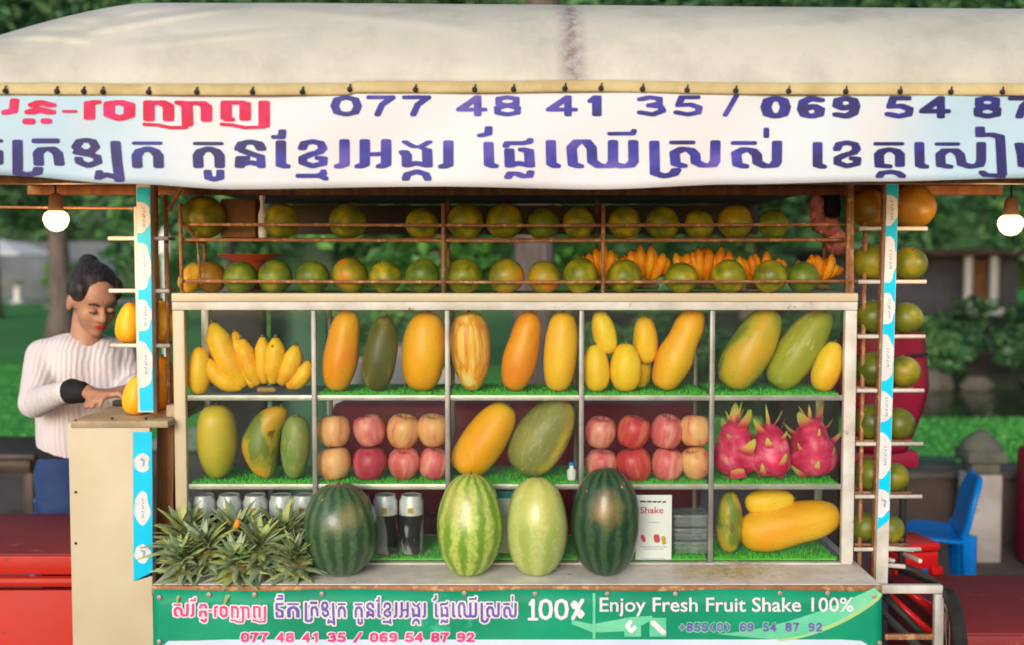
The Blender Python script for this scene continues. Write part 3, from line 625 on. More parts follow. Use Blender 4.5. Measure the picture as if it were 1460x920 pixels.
# lower frame at the right
for (a_, b_, c_, d_) in ((1250, 835, 1345, 847),):
    mb = MB(); pbox(mb, a_, b_, c_, d_, -.06, .02); part('frame_bar', mb, 'white_metal', cart)
mb = MB(); pbox(mb, 1332, 848, 1345, 1010, -.06, .02); part('frame_bar', mb, 'white_metal', cart)
mb = MB(); pbox(mb, 1262, 905, 1331, 913, -.05, .015); part('frame_bar', mb, 'rust', cart)
mb = MB(); mb.rbox((P(1334, 840, -.06).x, -.039, .52), (P(1344, 840, -.06).x, .4, .535), .003); part('frame_bar', mb, 'grey_metal', cart)
for (xa, ya, xb, yb, Y0, Y1) in ((1266, 782, 1302, 784, .0, 0), (1262, 806, 1290, 808, .02, .02), (1290, 790, 1312, 800, .1, .0), (1284, 815, 1345, 838, .3, -.02), (1250, 795, 1275, 800, .1, .1)):
    mb = MB(); mb.tube([P(xa, ya, Y0), P(xb, yb, Y1)], .006, 8); part('strut', mb, 'white_metal' if ya < 810 else 'black', cart)

# sticker film on the posts: cyan ground, white clouds, small blue marks
def film(parent, path, wpx, Y, y0, y1, rag=False, period=116, big=False):
    """path(y)->centre x"""
    def mp(x, y, o): return P(x, y, Y - .0015 - o)
    mb = MB(); ys = [y0 + (y1 - y0) * i / 40 for i in range(41)]; vs = []
    for y in ys:
        c = path(y)
        for s_ in (-.5, .5):
            yy = y
            if rag and y == ys[-1]: yy = y - (10 if s_ > 0 else -3)
            vs.append(mp(c + s_ * wpx, yy, 0))
    mb.add(vs, [(2 * i, 2 * i + 1, 2 * i + 3, 2 * i + 2) for i in range(40)]); fl = part('sticker_film', mb, 'cyan', parent, False)
    y = y0 + (20 if not big else 30); k = 0
    while y < y1 - 20:
        L = (66 if k % 2 else 44) if not big else (28 if k % 2 == 0 else 50)
        L = min(L, y1 - y - (4 if not rag else 14)); top = []; bo = []
        for i in range(17):
            yy = y + L * i / 16; e = math.sin(math.pi * min(1, max(0, i / 16))) ** (.6 if not big else .5)
            wl = .52 if not big else .44; top.append((path(yy) - (wpx * .5 if not big else wpx * e * wl * (1 - .05 * math.sin(i * .9 + k))), yy)); bo.append((path(yy) + ((wpx * min(.5, -.15 + .72 * e + .1 * math.sin(i * .8 + k))) if not big else wpx * e * wl * (.84 + .16 * math.sin(i * .55 + k * 2))), yy))
        mw = MB(); h_ = [mp(a, b, .0006) for a, b in top + bo]; mw.add(h_, [(i, i + 1, 17 + i + 1, 17 + i) for i in range(16)]); part('white_patch', mw, 'filmwhite', fl, False)
        mi = MB(); c = path(y + L / 2); ym = y + L / 2
        if L > 40:
            for q_ in range(7): nib(mi, [(c - 1.6 + (q_ % 2), ym - 13 + q_ * 4.2), (c + 1.4, ym - 12 + q_ * 4.2 + (q_ % 3))], .5, .8, mp, .0012)
        else: nib(mi, [(c - 2, ym - 5), (c + 2, ym - 3), (c + 1, ym + 4)], 1.4, 1.6, mp, .0012)
        tag(part('print_marks', mi, 'filmink', fl, False), kind='stuff'); y += L + (15 if not big else 26); k += 1
film(cart, lambda y: 204 + (y - 258) * .015, 19, -.03, 268, 586)
film(cart, lambda y: 1273 - (y - 256) * .0276, 16, -.03, 258, 752, True)
film(cart, lambda y: 203 + (y - 615) * .005, 27, -.06, 616, 826, True, big=True)

# ------------------------------------------------------------------ Khmer lettering, traced stroke by stroke
def K(x0, sc, strokes): return [([(x0 + x / sc, 125 + y / sc) for x, y in s[0]], s[1] / sc, s[2] / sc) for s in strokes]
A, T = 46, 19
s1, s2 = 6.083, 6.344
KA = lambda dx, ra=482: [([(dx + 40, ra), (dx + 232, ra)], 38, 15), ([(dx + 50, 680), (dx + 45, 590), (dx + 72, 550), (dx + 140, 530), (dx + 200, 550), (dx + 232, 590), (dx + 235, 680)], A, T)]
W = {}
W['krolok'] = K(0, s1, [([(150, 470), (152, 740), (235, 755), (320, 740), (330, 705)], A, T), ([(310, 462), (480, 462)], 38, 22), ([(335, 660), (328, 570), (360, 535), (450, 530), (500, 570), (515, 660)], A, T),
    ([(700, 548), (655, 515), (690, 465), (745, 455), (800, 465), (828, 515), (795, 548), (690, 562)], 38, T), ([(665, 562), (780, 582), (840, 600), (850, 645), (765, 678), (690, 645), (680, 618)], 38, T), ([(1000, 480), (1012, 620), (1035, 800)], A, T), ([(860, 735), (850, 780), (920, 755), (1010, 775)], 34, 20)] + KA(1140))
W['kon'] = K(240, s1, KA(210, 485) + [([(340, 730), (345, 780), (400, 795), (450, 780), (450, 730)], 36, T), ([(615, 530), (640, 485), (710, 470), (780, 485), (805, 530)], A, T), ([(640, 545), (720, 575), (800, 600), (805, 680)], 38, T), ([(620, 680), (625, 612), (665, 610)], A, T), ([(625, 665), (710, 648), (800, 668)], 38, T)])
KHA = lambda dx, dy=0: [([(dx + 45, 525 + dy), (dx + 65, 482 + dy), (dx + 135, 467 + dy), (dx + 205, 482 + dy), (dx + 225, 525 + dy), (dx + 195, 558 + dy), (dx + 115, 580 + dy), (dx + 50, 610 + dy), (dx + 50, 650 + dy), (dx + 135, 680 + dy), (dx + 225, 658 + dy), (dx + 230, 615 + dy), (dx + 190, 610 + dy)], 38, T)]
W['khmer'] = K(240, s1, [([(988, 380), (982, 430), (925, 428)], 36, 18), ([(975, 475), (975, 670), (1015, 682)], A, T)] + KHA(1115) + [([(1130, 765), (1300, 765), (1350, 742), (1345, 728)], 28, T), ([(1320, 765), (1362, 788)], 28, T), ([(1527, 465), (1527, 665), (1480, 683)], A, T)])
W['angkor'] = K(460, s1, [([(365, 465), (365, 665), (320, 683)], A, T), ([(550, 465), (550, 665), (505, 683)], A, T), ([(420, 578), (510, 575)], 20, 18), ([(715, 470), (745, 490), (790, 512), (850, 512), (890, 490), (925, 470)], 30, 13), ([(705, 560), (730, 590), (730, 670)], A, T), ([(730, 675), (810, 655), (905, 675)], 36, T), ([(905, 545), (910, 675)], A, T), ([(860, 520), (905, 545)], 30, 12),
    ([(720, 790), (735, 752), (820, 728), (895, 752), (910, 790)], 36, T), ([(1090, 475), (1090, 668), (1045, 685)], A, T)])
W['phlae'] = K(680, s1, [([(102, 350), (98, 400), (35, 415)], 36, 16), ([(100, 488), (105, 665), (145, 680)], A, T), ([(250, 505), (262, 482), (400, 482), (455, 470), (462, 455)], 30, 18), ([(280, 545), (285, 675)], A, T), ([(400, 538), (450, 550), (460, 675)], A, T), ([(285, 675), (362, 655), (460, 675)], 36, T), ([(270, 775), (290, 745), (350, 748), (400, 768), (455, 765), (465, 735)], 34, T)])
W['chheu'] = K(680, s1, [([(640, 472), (645, 660), (685, 680)], A, T), ([(885, 682), (832, 665), (820, 520), (870, 468), (950, 468), (995, 525), (1000, 640), (1060, 680), (1160, 680), (1180, 640), (1180, 472)], A, T), ([(1180, 660), (1250, 682), (1330, 675), (1358, 640), (1355, 472)], A, T), ([(1155, 400), (1350, 398), (1362, 375)], 26, 16)])
SA = lambda dx, dy=0: [([(dx + 35, 480 + dy), (dx + 190, 480 + dy)], 38, 17), ([(dx + 115, 682 + dy), (dx + 55, 665 + dy), (dx + 45, 570 + dy), (dx + 115, 535 + dy), (dx + 185, 545 + dy), (dx + 225, 585 + dy), (dx + 230, 650 + dy), (dx + 295, 680 + dy), (dx + 375, 675 + dy), (dx + 398, 640 + dy), (dx + 400, 478 + dy)], A, T)]
W['sros'] = K(900, s1, [([(200, 478), (205, 742), (285, 768), (365, 750), (390, 715)], A, T)] + SA(330, -4) + SA(865, 0) + [([(1172, 368), (1172, 415)], 26, 22)])
W['khet'] = K(1120, s2, [([(290, 510), (290, 700), (330, 715)], A, T)] + KHA(420, 30) + [([(830, 508), (1040, 508)], 36, 16), ([(925, 712), (850, 705), (845, 605), (880, 572), (940, 560), (1000, 572), (1035, 605), (1035, 700)], A, T), ([(850, 800), (872, 772), (950, 762), (1015, 772), (1055, 800)], 36, T)])
W['siem'] = K(1280, s2, [([(195, 510), (200, 700), (240, 715)], A, T), ([(370, 510), (530, 510)], 36, 16), ([(460, 715), (390, 700), (385, 605), (430, 568), (520, 568), (565, 610), (580, 690), (660, 715), (740, 700), (755, 660), (755, 510)], A, T), ([(745, 370), (745, 430), (850, 425), (925, 445), (930, 500), (945, 780)], A, T), ([(765, 768), (795, 790), (945, 800)], 34, T),
    ([(1100, 515), (1120, 600), (1130, 700), (1200, 712), (1290, 690), (1290, 515)], A, T)])
W['tuk_tail'] = K(0, s1, [([(-120, 462), (-10, 462)], 36, 16), ([(-18, 560), (-18, 650)], A, T), ([(-240, 650), (-240, 560), (-150, 530), (-60, 535), (-18, 570)], A, T)])
W['red_a'] = K(0, s1, [([(125, 115), (115, 200), (50, 215)], 34, T), ([(290, 152), (345, 128), (440, 152)], 42, 17), ([(265, 212), (340, 190), (430, 212)], 46, 19), ([(250, 293)], 48, 24), ([(400, 290)], 42, 22), ([(550, 206), (655, 206)], 14, 11)])
W['red_b'] = K(0, s1, [([(830, 125), (775, 135), (775, 262)], 42, 16), ([(945, 150), (945, 235), (1035, 268), (1120, 240), (1122, 150), (1040, 128), (950, 138)], 42, 18),
    ([(1290, 130), (1290, 272)], 42, 18), ([(1290, 135), (1400, 130), (1460, 160), (1460, 272)], 42, 18), ([(1560, 130), (1620, 150), (1625, 320)], 42, 16), ([(1250, 318), (1370, 325), (1480, 348), (1620, 345)], 14, 13),
    ([(1620, 135), (1750, 135), (1790, 165), (1790, 280)], 42, 16), ([(1960, 140), (1960, 262), (1990, 278)], 42, 16), ([(1960, 130), (2090, 130)], 40, 16), ([(2125, 140), (2125, 270)], 42, 16), ([(2290, 130), (2290, 330)], 42, 16), ([(1920, 318), (2020, 325), (2120, 347), (2290, 342)], 14, 13)])
DG = {'0': [[(.5, 0), (.12, .12), (0, .5), (.12, .88), (.5, 1), (.88, .88), (1, .5), (.88, .12), (.5, 0)]], '1': [[(.2, .22), (.62, 0), (.62, 1)]], '3': [[(0, .12), (.4, 0), (.85, .08), (.85, .36), (.4, .47), (.9, .55), (1, .78), (.55, 1), (0, .88)]],
      '4': [[(.75, 1), (.75, 0), (0, .72), (1, .72)]], '5': [[(.9, 0), (.22, 0), (.08, .46), (.6, .42), (1, .6), (.95, .88), (.5, 1), (0, .88)]], '6': [[(.95, .1), (.5, 0), (.08, .2), (0, .6), (.15, .92), (.5, 1), (.9, .9), (.95, .62), (.6, .44), (.1, .6)]],
      '7': [[(0, 0), (1, 0), (.55, .42), (.35, 1)]], '8': [[(.5, 0), (.1, .08), (.1, .38), (.5, .47), (.9, .38), (.9, .08), (.5, 0)], [(.5, .47), (.03, .62), (.05, .9), (.5, 1), (.95, .9), (.97, .62), (.5, .47)]], '9': [[(.9, .42), (.4, .56), (.05, .4), (.1, .1), (.5, 0), (.88, .1), (1, .42), (.9, .82), (.5, 1), (.05, .9)]],
      '/': [[(1, -.05), (0, 1.05)]], '2': [[(.03, .2), (.3, 0), (.75, .02), (.95, .25), (.7, .5), (0, .97), (1, .97)]], '+': [[(0, .5), (1, .5)], [(.5, .2), (.5, .8)]], '(': [[(.8, 0), (.2, .3), (.2, .7), (.8, 1)]], ')': [[(.2, 0), (.8, .3), (.8, .7), (.2, 1)]],
      '%': [[(.25, .1), (.05, .25), (.25, .42), (.45, .25), (.25, .1)], [(.9, 0), (.1, 1)], [(.75, .58), (.55, .75), (.75, .92), (.95, .75), (.75, .58)]]}
def digit(mb, ch, x0, y0, w_, h, rx, ry, mapf, off=.0015):
    for s in DG[ch]: nib(mb, [(x0 + rx + (w_ - 2 * rx) * a, y0 + ry + (h - 2 * ry) * b) for a, b in s], rx, ry, mapf, off)

# top banner
def bot_px(px):
    ks = [(-120, 250), (0, 250), (180, 262), (330, 270), (620, 266), (850, 270), (1050, 263), (1250, 259), (1460, 254), (1600, 252)]
    for (a, b), (c, d) in zip(ks[:-1], ks[1:]):
        if a <= px <= c: t = (px - a) / (c - a); t = t * t * (3 - 2 * t); return b + (d - b) * t
    return 252
def bwave(px, py):
    k = max(0, (py - 120) / 140); return -.006 * k - k * (.007 * math.sin(px / 97) + .004 * math.sin(px / 41 + py / 60)) - .0025 * math.sin(px / 63 + py / 25)
def bmap(px, py, o=0): return P(px, py, BY - .012 + bwave(px, py) - o)
ban = thing('banner', 'white vinyl banner with blue Khmer writing and phone numbers hung under the canopy edge', 'banner', (0, BY, 1.745))
mb = MB(); vs = []
for i in range(181):
    px = -120 + i * 1720 / 180
    for j in range(13):
        k = j / 12; py = hem_px(px) - 4 + (bot_px(px) - hem_px(px) + 4) * k; vs.append(bmap(px, py))
mb.add(vs, [(i * 13 + j, i * 13 + j + 1, (i + 1) * 13 + j + 1, (i + 1) * 13 + j) for i in range(180) for j in range(12)])
o = part('sheet', mb, 'banner', ban, True); md = o.modifiers.new('s', 'SOLIDIFY'); md.thickness = .0015; md.offset = -1 
# hem overlaps banner top: pull the hem forward
hem.location.y -= .014
for key in ('tuk_tail', 'krolok', 'kon', 'khmer', 'angkor', 'phlae', 'chheu', 'sros', 'khet', 'siem'):
    mb = MB()
    for pts, rx, ry in W[key]: nib(mb, pts, rx, ry, bmap, .0015)
    part('lettering', mb, 'ink_blue', ban, False)
for key in ('red_a', 'red_b'):
    mb = MB()
    for pts, rx, ry in W[key]: nib(mb, pts, rx * (1.2 if rx > 3 else 1), ry * 1.15, bmap, .0015)
    part('lettering', mb, 'ink_pink', ban, False, label='red Khmer lettering')
mb = MB()
for ch, x, w_, heavy in (('0', 471, 45, 6), ('7', 522, 42, 4.5), ('7', 573, 42, 4.5), ('4', 650, 45, 5.5), ('8', 703, 41, 5), ('4', 778, 46, 5.5), ('1', 834, 30, 7), ('3', 908, 42, 5), ('5', 960, 42, 5)):
    mb = MB(); digit(mb, ch, x, 136, w_, 30, heavy, 2.8, bmap, .0015); part('digit', mb, 'ink_blue', ban, False)
mb = MB(); nib(mb, [(1052, 133), (1034, 164)], 3.6, 2.4, bmap, .0015); part('slash', mb, 'ink_blue', ban, False)
mb = MB()
for ch, x, w_, heavy in (('0', 1084, 44, 8), ('6', 1136, 42, 7.5), ('9', 1185, 42, 7.5), ('5', 1261, 42, 6), ('4', 1310, 46, 6), ('8', 1387, 42, 6.5), ('7', 1437, 42, 6), ('9', 1510, 42, 6), ('2', 1560, 42, 6)):
    mb = MB(); digit(mb, ch, x, 137, w_, 32, heavy, 3.2, bmap, .0015); part('digit', mb, 'ink_blue', ban, False)

# green banner on the front of the cart
GY = -.2
def gw(px, py): return .0025 * math.sin(px / 60) + .002 * math.sin(px / 23 + py / 12)
def gmap(px, py, o=0): return P(px, py, GY - gw(px, py) - o)
gb = thing('green_banner', 'green vinyl banner advertising fresh fruit shakes on the front of the cart', 'banner', (0, GY, .4))
mb = MB(); vs = []
for i in range(101):
    px = 219 + i * 1038 / 100
    for j in range(9): py = 842 + (1015 - 842) * j / 8 + (1.5 * math.sin(px / 45) if j == 0 else 0); vs.append(gmap(px, py))
mb.add(vs, [(i * 9 + j, i * 9 + j + 1, (i + 1) * 9 + j + 1, (i + 1) * 9 + j) for i in range(100) for j in range(8)])
o = part('sheet', mb, 'gbanner', gb, True); md = o.modifiers.new('s', 'SOLIDIFY'); md.thickness = .0015; md.offset = -1
def gpoly(top, bottom, mat, off):
    mb = MB(); n = len(top); vs = [gmap(x, y, off) for x, y in top] + [gmap(x, y, off) for x, y in bottom]
    mb.add(vs, [(i, n + i, n + i + 1, i + 1) for i in range(n - 1)]); return part('print', mb, mat, gb, False)
gpoly([(232, 935)] + [(234 + i * 2, 920 - 2 * i) for i in range(4)] + [(240 + i * 40, 912 + (1.5 if i < 2 else 0)) for i in range(1, 25)] + [(1228, 914), (1238, 920), (1244, 935)], [(232, 1012)] + [(234 + i * 2, 1012) for i in range(4)] + [(240 + i * 40, 1012) for i in range(1, 25)] + [(1228, 1012), (1238, 1012), (1244, 1012)], 'pale_blue', .0032)
arc = [(1065 + 185 * t, 910 - 62 * t ** 1.7 - 4 * t) for t in [i / 14 for i in range(15)]]
gpoly([(x - 45 * (1 - i / 15) , y - 6) for i, (x, y) in enumerate(arc)], [(x + 40 * (1 - (i / 14)) ** .6 + 6, y + 3) for i, (x, y) in enumerate(arc)], 'mint', .0032)
gpoly([(x + 36 * (1 - (i / 14)) ** .6 + 4, y + 1) for i, (x, y) in enumerate(arc)], [(x + 40 * (1 - (i / 14)) ** .6 + 8, y + 4) for i, (x, y) in enumerate(arc)], 'lime', .0040)
gpoly([(845, 846), (849, 846)], [(845, 911), (849, 911)], 'mint', .0032)
gpoly([(815, 884), (845, 890), (900, 880), (930, 878)], [(815, 890), (845, 902), (900, 900), (930, 884)], 'mint', .003)
def remap(sx0, sx1, dx0, dx1, dy=0, y0=183, y1=262, ya=850, yb=893):
    kx = (dx1 - dx0) / (sx1 - sx0); ky = (yb - ya) / (y1 - y0); return lambda x, y: (dx0 + (x - sx0) * kx, ya + (y - y0) * ky), kx, ky
def gword(keys, rm, mat, white=1.9, halo=True):
    f, kx, ky = rm; mo = MB(); mi = MB()
    for key in keys:
        for pts, rx, ry in (W[key] if isinstance(key, str) else key):
            p2 = [f(x, y) for x, y in pts]
            if halo: nib(mo, p2, rx * kx + white, ry * ky + white, gmap, .0034, .00002)
            nib(mi, p2, max(rx * kx, 1.0) * .8, max(ry * ky, .9), gmap, .0048)
    if halo: part('lettering_outline', mo, 'ink_white', gb, False)
    part('lettering', mi, mat, gb, False)
gword(['krolok', 'kon', 'khmer', 'angkor', 'phlae', 'chheu', 'sros'], remap(10, 1115, 432, 737), 'ink_violet')
TO = K(0, s1, [([(50, 500), (50, 560), (170, 600), (170, 680), (60, 680), (50, 620)], 34, T), ([(50, 480), (170, 480)], 34, T), ([(60, 400), (170, 400), (170, 350), (90, 350)], 22, T)] + KA(260))
gword([TO], remap(0, 85, 391, 426), 'ink_violet')
gword(['red_b'], remap(118, 385, 304, 380, y0=140, y1=185, ya=862, yb=889), 'ink_hot', 1.8)
SR = K(0, s1, SA(0) + [([(560, 478), (560, 665), (510, 683)], A, T), ([(500, 400), (620, 400), (620, 360)], 30, T), ([(760, 530), (800, 480), (900, 480), (930, 530)], A, T), ([(760, 680), (770, 610), (900, 600), (930, 680)], A, T), ([(800, 760), (900, 790), (930, 740)], 40, 20), ([(1010, 590), (1080, 590)], 20, 16)])
gword([SR], remap(0, 180, 247, 302, y0=190, y1=262, ya=856, yb=890), 'ink_hot', 1.8)
mb = MB(); mo = MB(); x = 343
for ch in '077 48 41 35 / 069 54 87 92':
    if ch != ' ':
        mo = MB(); digit(mo, ch, x - 1.4, 900.5, 15.5, 17, 3.2, 2.7, gmap, .0034); part('digit_outline', mo, 'ink_white', gb, False)
        mb = MB(); digit(mb, ch, x, 902, 12.6, 14, 1.9, 1.5, gmap, .0046); part('digit', mb, 'ink_hot', gb, False)
    x += 13.6 if ch != ' ' else 9.6
mb = MB(); x = 752
for ch, w_ in (('1', 14), ('0', 21), ('0', 21), ('%', 22)): digit(mb, ch, x, 854, w_, 30, 2.6, 2.0, gmap, .0036); x += w_ + 1.5
nib(mb, [(754, 883), (766, 883)], 1.5, 1.8, gmap, .0036); part('lettering', mb, 'ink_white', gb, False)
mb = MB(); mo = MB(); x = 968
for ch in '+855(0) 69 54 87 92':
    if ch != ' ':
        mo = MB(); digit(mo, ch, x - 1.2, 886.5, 11.5, 16, 2.5, 2.2, gmap, .0058); part('digit_outline', mo, 'mint', gb, False)
        mb = MB(); digit(mb, ch, x, 888, 9.2, 13, 1.4, 1.2, gmap, .0070); part('digit', mb, 'ink_violet', gb, False)
    x += 10.8 if ch != ' ' else 11
def fonttext(txt, x0, x1, ybase, hpx, mapf, off, mat, parent, stretch=True):
    cu = bpy.data.curves.new('text', 'FONT'); cu.body = txt; cu.size = 1; cu.resolution_u = 3; cu.offset = .012
    ob = bpy.data.objects.new('text', cu); COL.objects.link(ob); dg = bpy.context.evaluated_depsgraph_get(); me = bpy.data.meshes.new_from_object(ob.evaluated_get(dg)); bpy.data.objects.remove(ob)
    xs_ = [v.co.x for v in me.vertices]; a, b = min(xs_), max(xs_); mb = MB()
    mb.add([mapf(x0 + (v.co.x - a) / (b - a) * (x1 - x0), ybase - v.co.y / .7 * hpx, off) for v in me.vertices], [tuple(p.vertices) for p in me.polygons]); return part('lettering', mb, mat, parent, False)
fonttext('Enjoy Fresh Fruit Shake 100%', 855, 1217, 872, 20, gmap, .0060, 'ink_white', gb)
for (x, kind) in ((902, 0), (938, 1)):      # two small phone pictograms
    mb = MB(); pts = [(x - 11, 882), (x + 13, 882)]; 
    gp = gpoly([(x - 12, 881), (x + 12, 881)], [(x - 12, 908), (x + 12, 908)], 'mint', .0036)
    if kind: nib(mb, [(x - 7, 888), (x - 1, 893), (x + 3, 898), (x + 8, 902)], 3.6, 3.2, gmap, .0048)
    else: nib(mb, [(x - 3, 887), (x - 8, 893), (x - 2, 900), (x + 3, 895)], 2.6, 2.6, gmap, .0048)
    part('phone_pictogram', mb, 'ink_white', gb, False)
gro = MB(); gro.lathe([(.006, 0), (.006, .002), (.003, .003)], 10, rotm(R(90), 0, 0)); gme = gro.mesh('eyelet'); gme.materials.append(pm('eyelet_metal', (.5, .36, .34), (.35, .25, .24), 30, .5, .3))
for px, py in ((227, 852), (227, 915), (298, 848), (363, 848), (459, 847), (662, 846), (763, 847), (866, 847), (963, 847), (1112, 846), (1180, 846), (1246, 850), (1254, 917)):
    lpart('eyelet', gme, gb, wm(gb).inverted() @ gmap(px, py, .004))

# ------------------------------------------------------------------ display case
CX0, CX1 = P(246, 420, 0).x, P(1222, 420, 0).x
CT = P(730, 418, 0).z
case = thing('display_case', 'aluminium framed glass display case with three shelves of fruit on the cart', 'display case', (0, .15, LZ))
RZ = [P(730, y, 0).z for y in (563, 690, 798)]
cols = [P(x, 565, 0).x for x in (448, 638, 829, 1015)]
CD = .28
fw = 20 / 550
mb = MB(); mb.rbox((CX0, -.012, CT - .022), (CX1, .02, CT), .003); part('top_rail', mb, 'cream_metal', case)
mb = MB(); mb.rbox((CX0, -.008, CT - .044), (CX1, .018, CT - .0225), .002); part('top_rail', mb, 'white_metal', case)
mb = MB(); mb.rbox((CX0, .021, CT - .012), (CX1, CD + .01, CT - .002), .002); part('case_roof', mb, 'alu', case)
zb = LZ + .001
for xx in (CX0, CX1 - fw * .85):
    mb = MB(); mb.rbox((xx, -.006, zb), (xx + fw * .85, .018, CT - .0445), .003); part('corner_post', mb, 'cream_metal' if xx == CX0 else 'white_metal', case)
    mb = MB(); mb.rbox((xx, CD - .01, zb), (xx + fw * .6, CD + .01, CT - .013), .003); part('corner_post', mb, 'alu', case)
mb = MB(); mb.rbox((CX0 + fw * .86, -.007, zb), (CX1 - fw * .86, .019, RZ[2] - .008), .003); part('bottom_rail', mb, 'white_metal', case)
mb = MB(); mb.rbox((CX0 + .01, .02, zb + .001), (CX1 - .01, CD, RZ[2] - .01), .002); part('base_board', mb, 'grey_metal', case)
for x in cols:
    mb = MB(); mb.rbox((x - .0065, -.003, RZ[2] - .0075), (x + .0065, .012, CT - .045), .002); part('mullion', mb, 'grey_metal', case)
    mb = MB(); mb.rbox((x - .006, CD - .012, RZ[2] - .0075), (x + .006, CD, CT - .045), .002); part('mullion', mb, 'grey_metal', case)
edges = [CX0 + fw * .86] + cols + [CX1 - fw * .86]
for i in range(5):
    a, b = edges[i] + .008, edges[i + 1] - .008
    mb = MB(); mb.box((a, .002, RZ[2] - .007), (b, .004, CT - .046)); part('glass_pane', mb, 'glass', case, False)
for z in RZ[:2]:
    mb = MB(); mb.rbox((CX0 + fw * .87, .0125, z - .014), (CX1 - fw * .87, CD - .013, z - .006), .001); part('shelf', mb, 'grey_metal', case)
    mb = MB(); mb.rbox((CX0 + fw * .87, .005, z - .016), (CX1 - fw * .87, .012, z - .002), .001); part('shelf_edge', mb, 'alu', case)
# turf mats
for ri, z in enumerate(RZ):
    for i in range(5):
        if ri == 0 and i == 0: continue
        a, b = edges[i] + .008, edges[i + 1] - .008; mb = MB(); r = random.Random(ri * 7 + i)
        mb.box((a, .014, z - .0055), (b, CD - .015, z - .001))
        for _ in range(900):
            x = r.uniform(a, b); y = .014 + (CD - .03) * r.random() ** 2; h = r.uniform(.004, .009); dx = r.uniform(-.002, .002)
            mb.add([(x - .0009, y, z - .001), (x + .0009, y, z - .001), (x + dx, y + r.uniform(-.002, .002), z - .001 + h)], [(0, 1, 2)])
        part('turf_mat', mb, 'turf', case, False)

# ------------------------------------------------------------------ fruit
GREEN = (.07, .12, .02)
F = {}
F['papaya_orange'] = fruitmat('papaya_orange', [(.3, (.9, .46, .012)), (.5, (.9, .34, .006)), (.7, (.84, .22, .005))], 12, spots=((.35, .15, .02), .72, 40))
F['papaya_gold'] = fruitmat('papaya_gold', [(.3, (.92, .56, .03)), (.55, (.92, .42, .01)), (.75, (.88, .3, .006))], 9)
F['papaya_stripe'] = fruitmat('papaya_stripe', [(.34, (.92, .7, .26)), (.45, (.92, .5, .04)), (.53, (.8, .22, .01)), (.6, (.92, .58, .12))], 30, (1.5, 1.5, .05))
F['papaya_olive'] = fruitmat('papaya_olive', [(.35, (.06, .07, .012)), (.56, (.11, .11, .02)), (.7, (.36, .3, .04))], 22, (1.5, 1.5, .2), rough=.45)
F['papaya_green'] = fruitmat('papaya_green', [(.3, (.5, .42, .04)), (.5, (.34, .35, .035)), (.72, (.22, .27, .05))], 11, (1, 1, .3), spots=((.55, .5, .16), .6, 60))
F['papaya_mix'] = fruitmat('papaya_mix', [(.35, (.75, .4, .025)), (.52, (.55, .42, .03)), (.62, (.2, .26, .03))], 12, (1, 1, .5))
F['papaya_mottled'] = fruitmat('papaya_mottled', [(.38, (.72, .36, .02)), (.48, (.5, .38, .03)), (.56, (.17, .22, .03))], 20, spots=((.2, .1, .02), .66, 36))
F['papaya_yg'] = fruitmat('papaya_yellow_green', [(.3, (.7, .5, .035)), (.55, (.5, .42, .03)), (.75, (.2, .26, .03))], 8, grad=-.5, length=.2)
F['mango_green'] = fruitmat('mango_green', [(.3, (.3, .34, .09)), (.55, (.2, .28, .06)), (.75, (.12, .18, .04))], 14, spots=((.35, .33, .12), .56, 90), bump=.5)
F['melon_green'] = fruitmat('papaya_olive_patch', [(.42, (.2, .22, .06)), (.52, (.26, .26, .07)), (.62, (.68, .5, .07))], 9, (1.2, 1.2, .35), spots=((.33, .3, .13), .58, 90), bump=.4)
F['mango'] = fruitmat('mango_yellow', [(.3, (.93, .64, .035)), (.55, (.92, .53, .02)), (.75, (.88, .4, .01))], 12, spots=((.4, .2, .02), .76, 60))
F['banana'] = fruitmat('banana_yellow', [(.3, (.93, .62, .035)), (.55, (.92, .48, .015)), (.75, (.82, .33, .01))], 16, (1, 1, 1), spots=((.2, .07, .01), .7, 34), rough=.45)
F['banana_orange'] = fruitmat('banana_orange', [(.3, (.95, .48, .01)), (.55, (.95, .33, .005)), (.75, (.7, .17, .005))], 20, (1, 1, 1), spots=((.2, .07, .01), .72, 60), rough=.45)
F['pomelo'] = fruitmat('pomelo_green', [(.34, (.1, .15, .012)), (.52, (.25, .27, .014)), (.68, (.55, .4, .02))], 22, (1, 1, 1), spots=((.55, .24, .03), .7, 18), rough=.3, bump=.5, bscale=420)
F['pomelo_green'] = fruitmat('pomelo_deep_green', [(.34, (.06, .13, .018)), (.55, (.15, .23, .02)), (.72, (.38, .36, .03))], 20, (1, 1, 1), spots=((.4, .26, .05), .72, 20), rough=.3, bump=.5, bscale=420)
F['pomelo_dark'] = fruitmat('pomelo_dark_green', [(.34, (.04, .08, .01)), (.54, (.13, .17, .016)), (.7, (.4, .3, .02))], 12, (1, 1, 1), rough=.3, bump=.5, bscale=420)  # darker green skin for the right side rack
F['pomelo_spot'] = fruitmat('pomelo_rusty', [(.38, (.14, .19, .015)), (.54, (.36, .32, .02)), (.64, (.7, .24, .02))], 12, (1, 1, 1), rough=.3, bump=.5, bscale=420)
F['pomelo_brown'] = fruitmat('pomelo_brown', [(.3, (.12, .11, .012)), (.5, (.28, .15, .012)), (.7, (.42, .2, .02))], 12, (1, 1, 1), rough=.3, bump=.5, bscale=420)
F['apple_y'] = fruitmat('apple_yellow_pink', [(.35, (.84, .5, .2)), (.55, (.8, .38, .16)), (.7, (.7, .16, .12))], 30, (1.6, 1.6, .22), rough=.36)
F['apple_p'] = fruitmat('apple_pink', [(.35, (.8, .36, .26)), (.5, (.74, .17, .17)), (.68, (.6, .08, .1))], 30, (1.6, 1.6, .22), rough=.36)
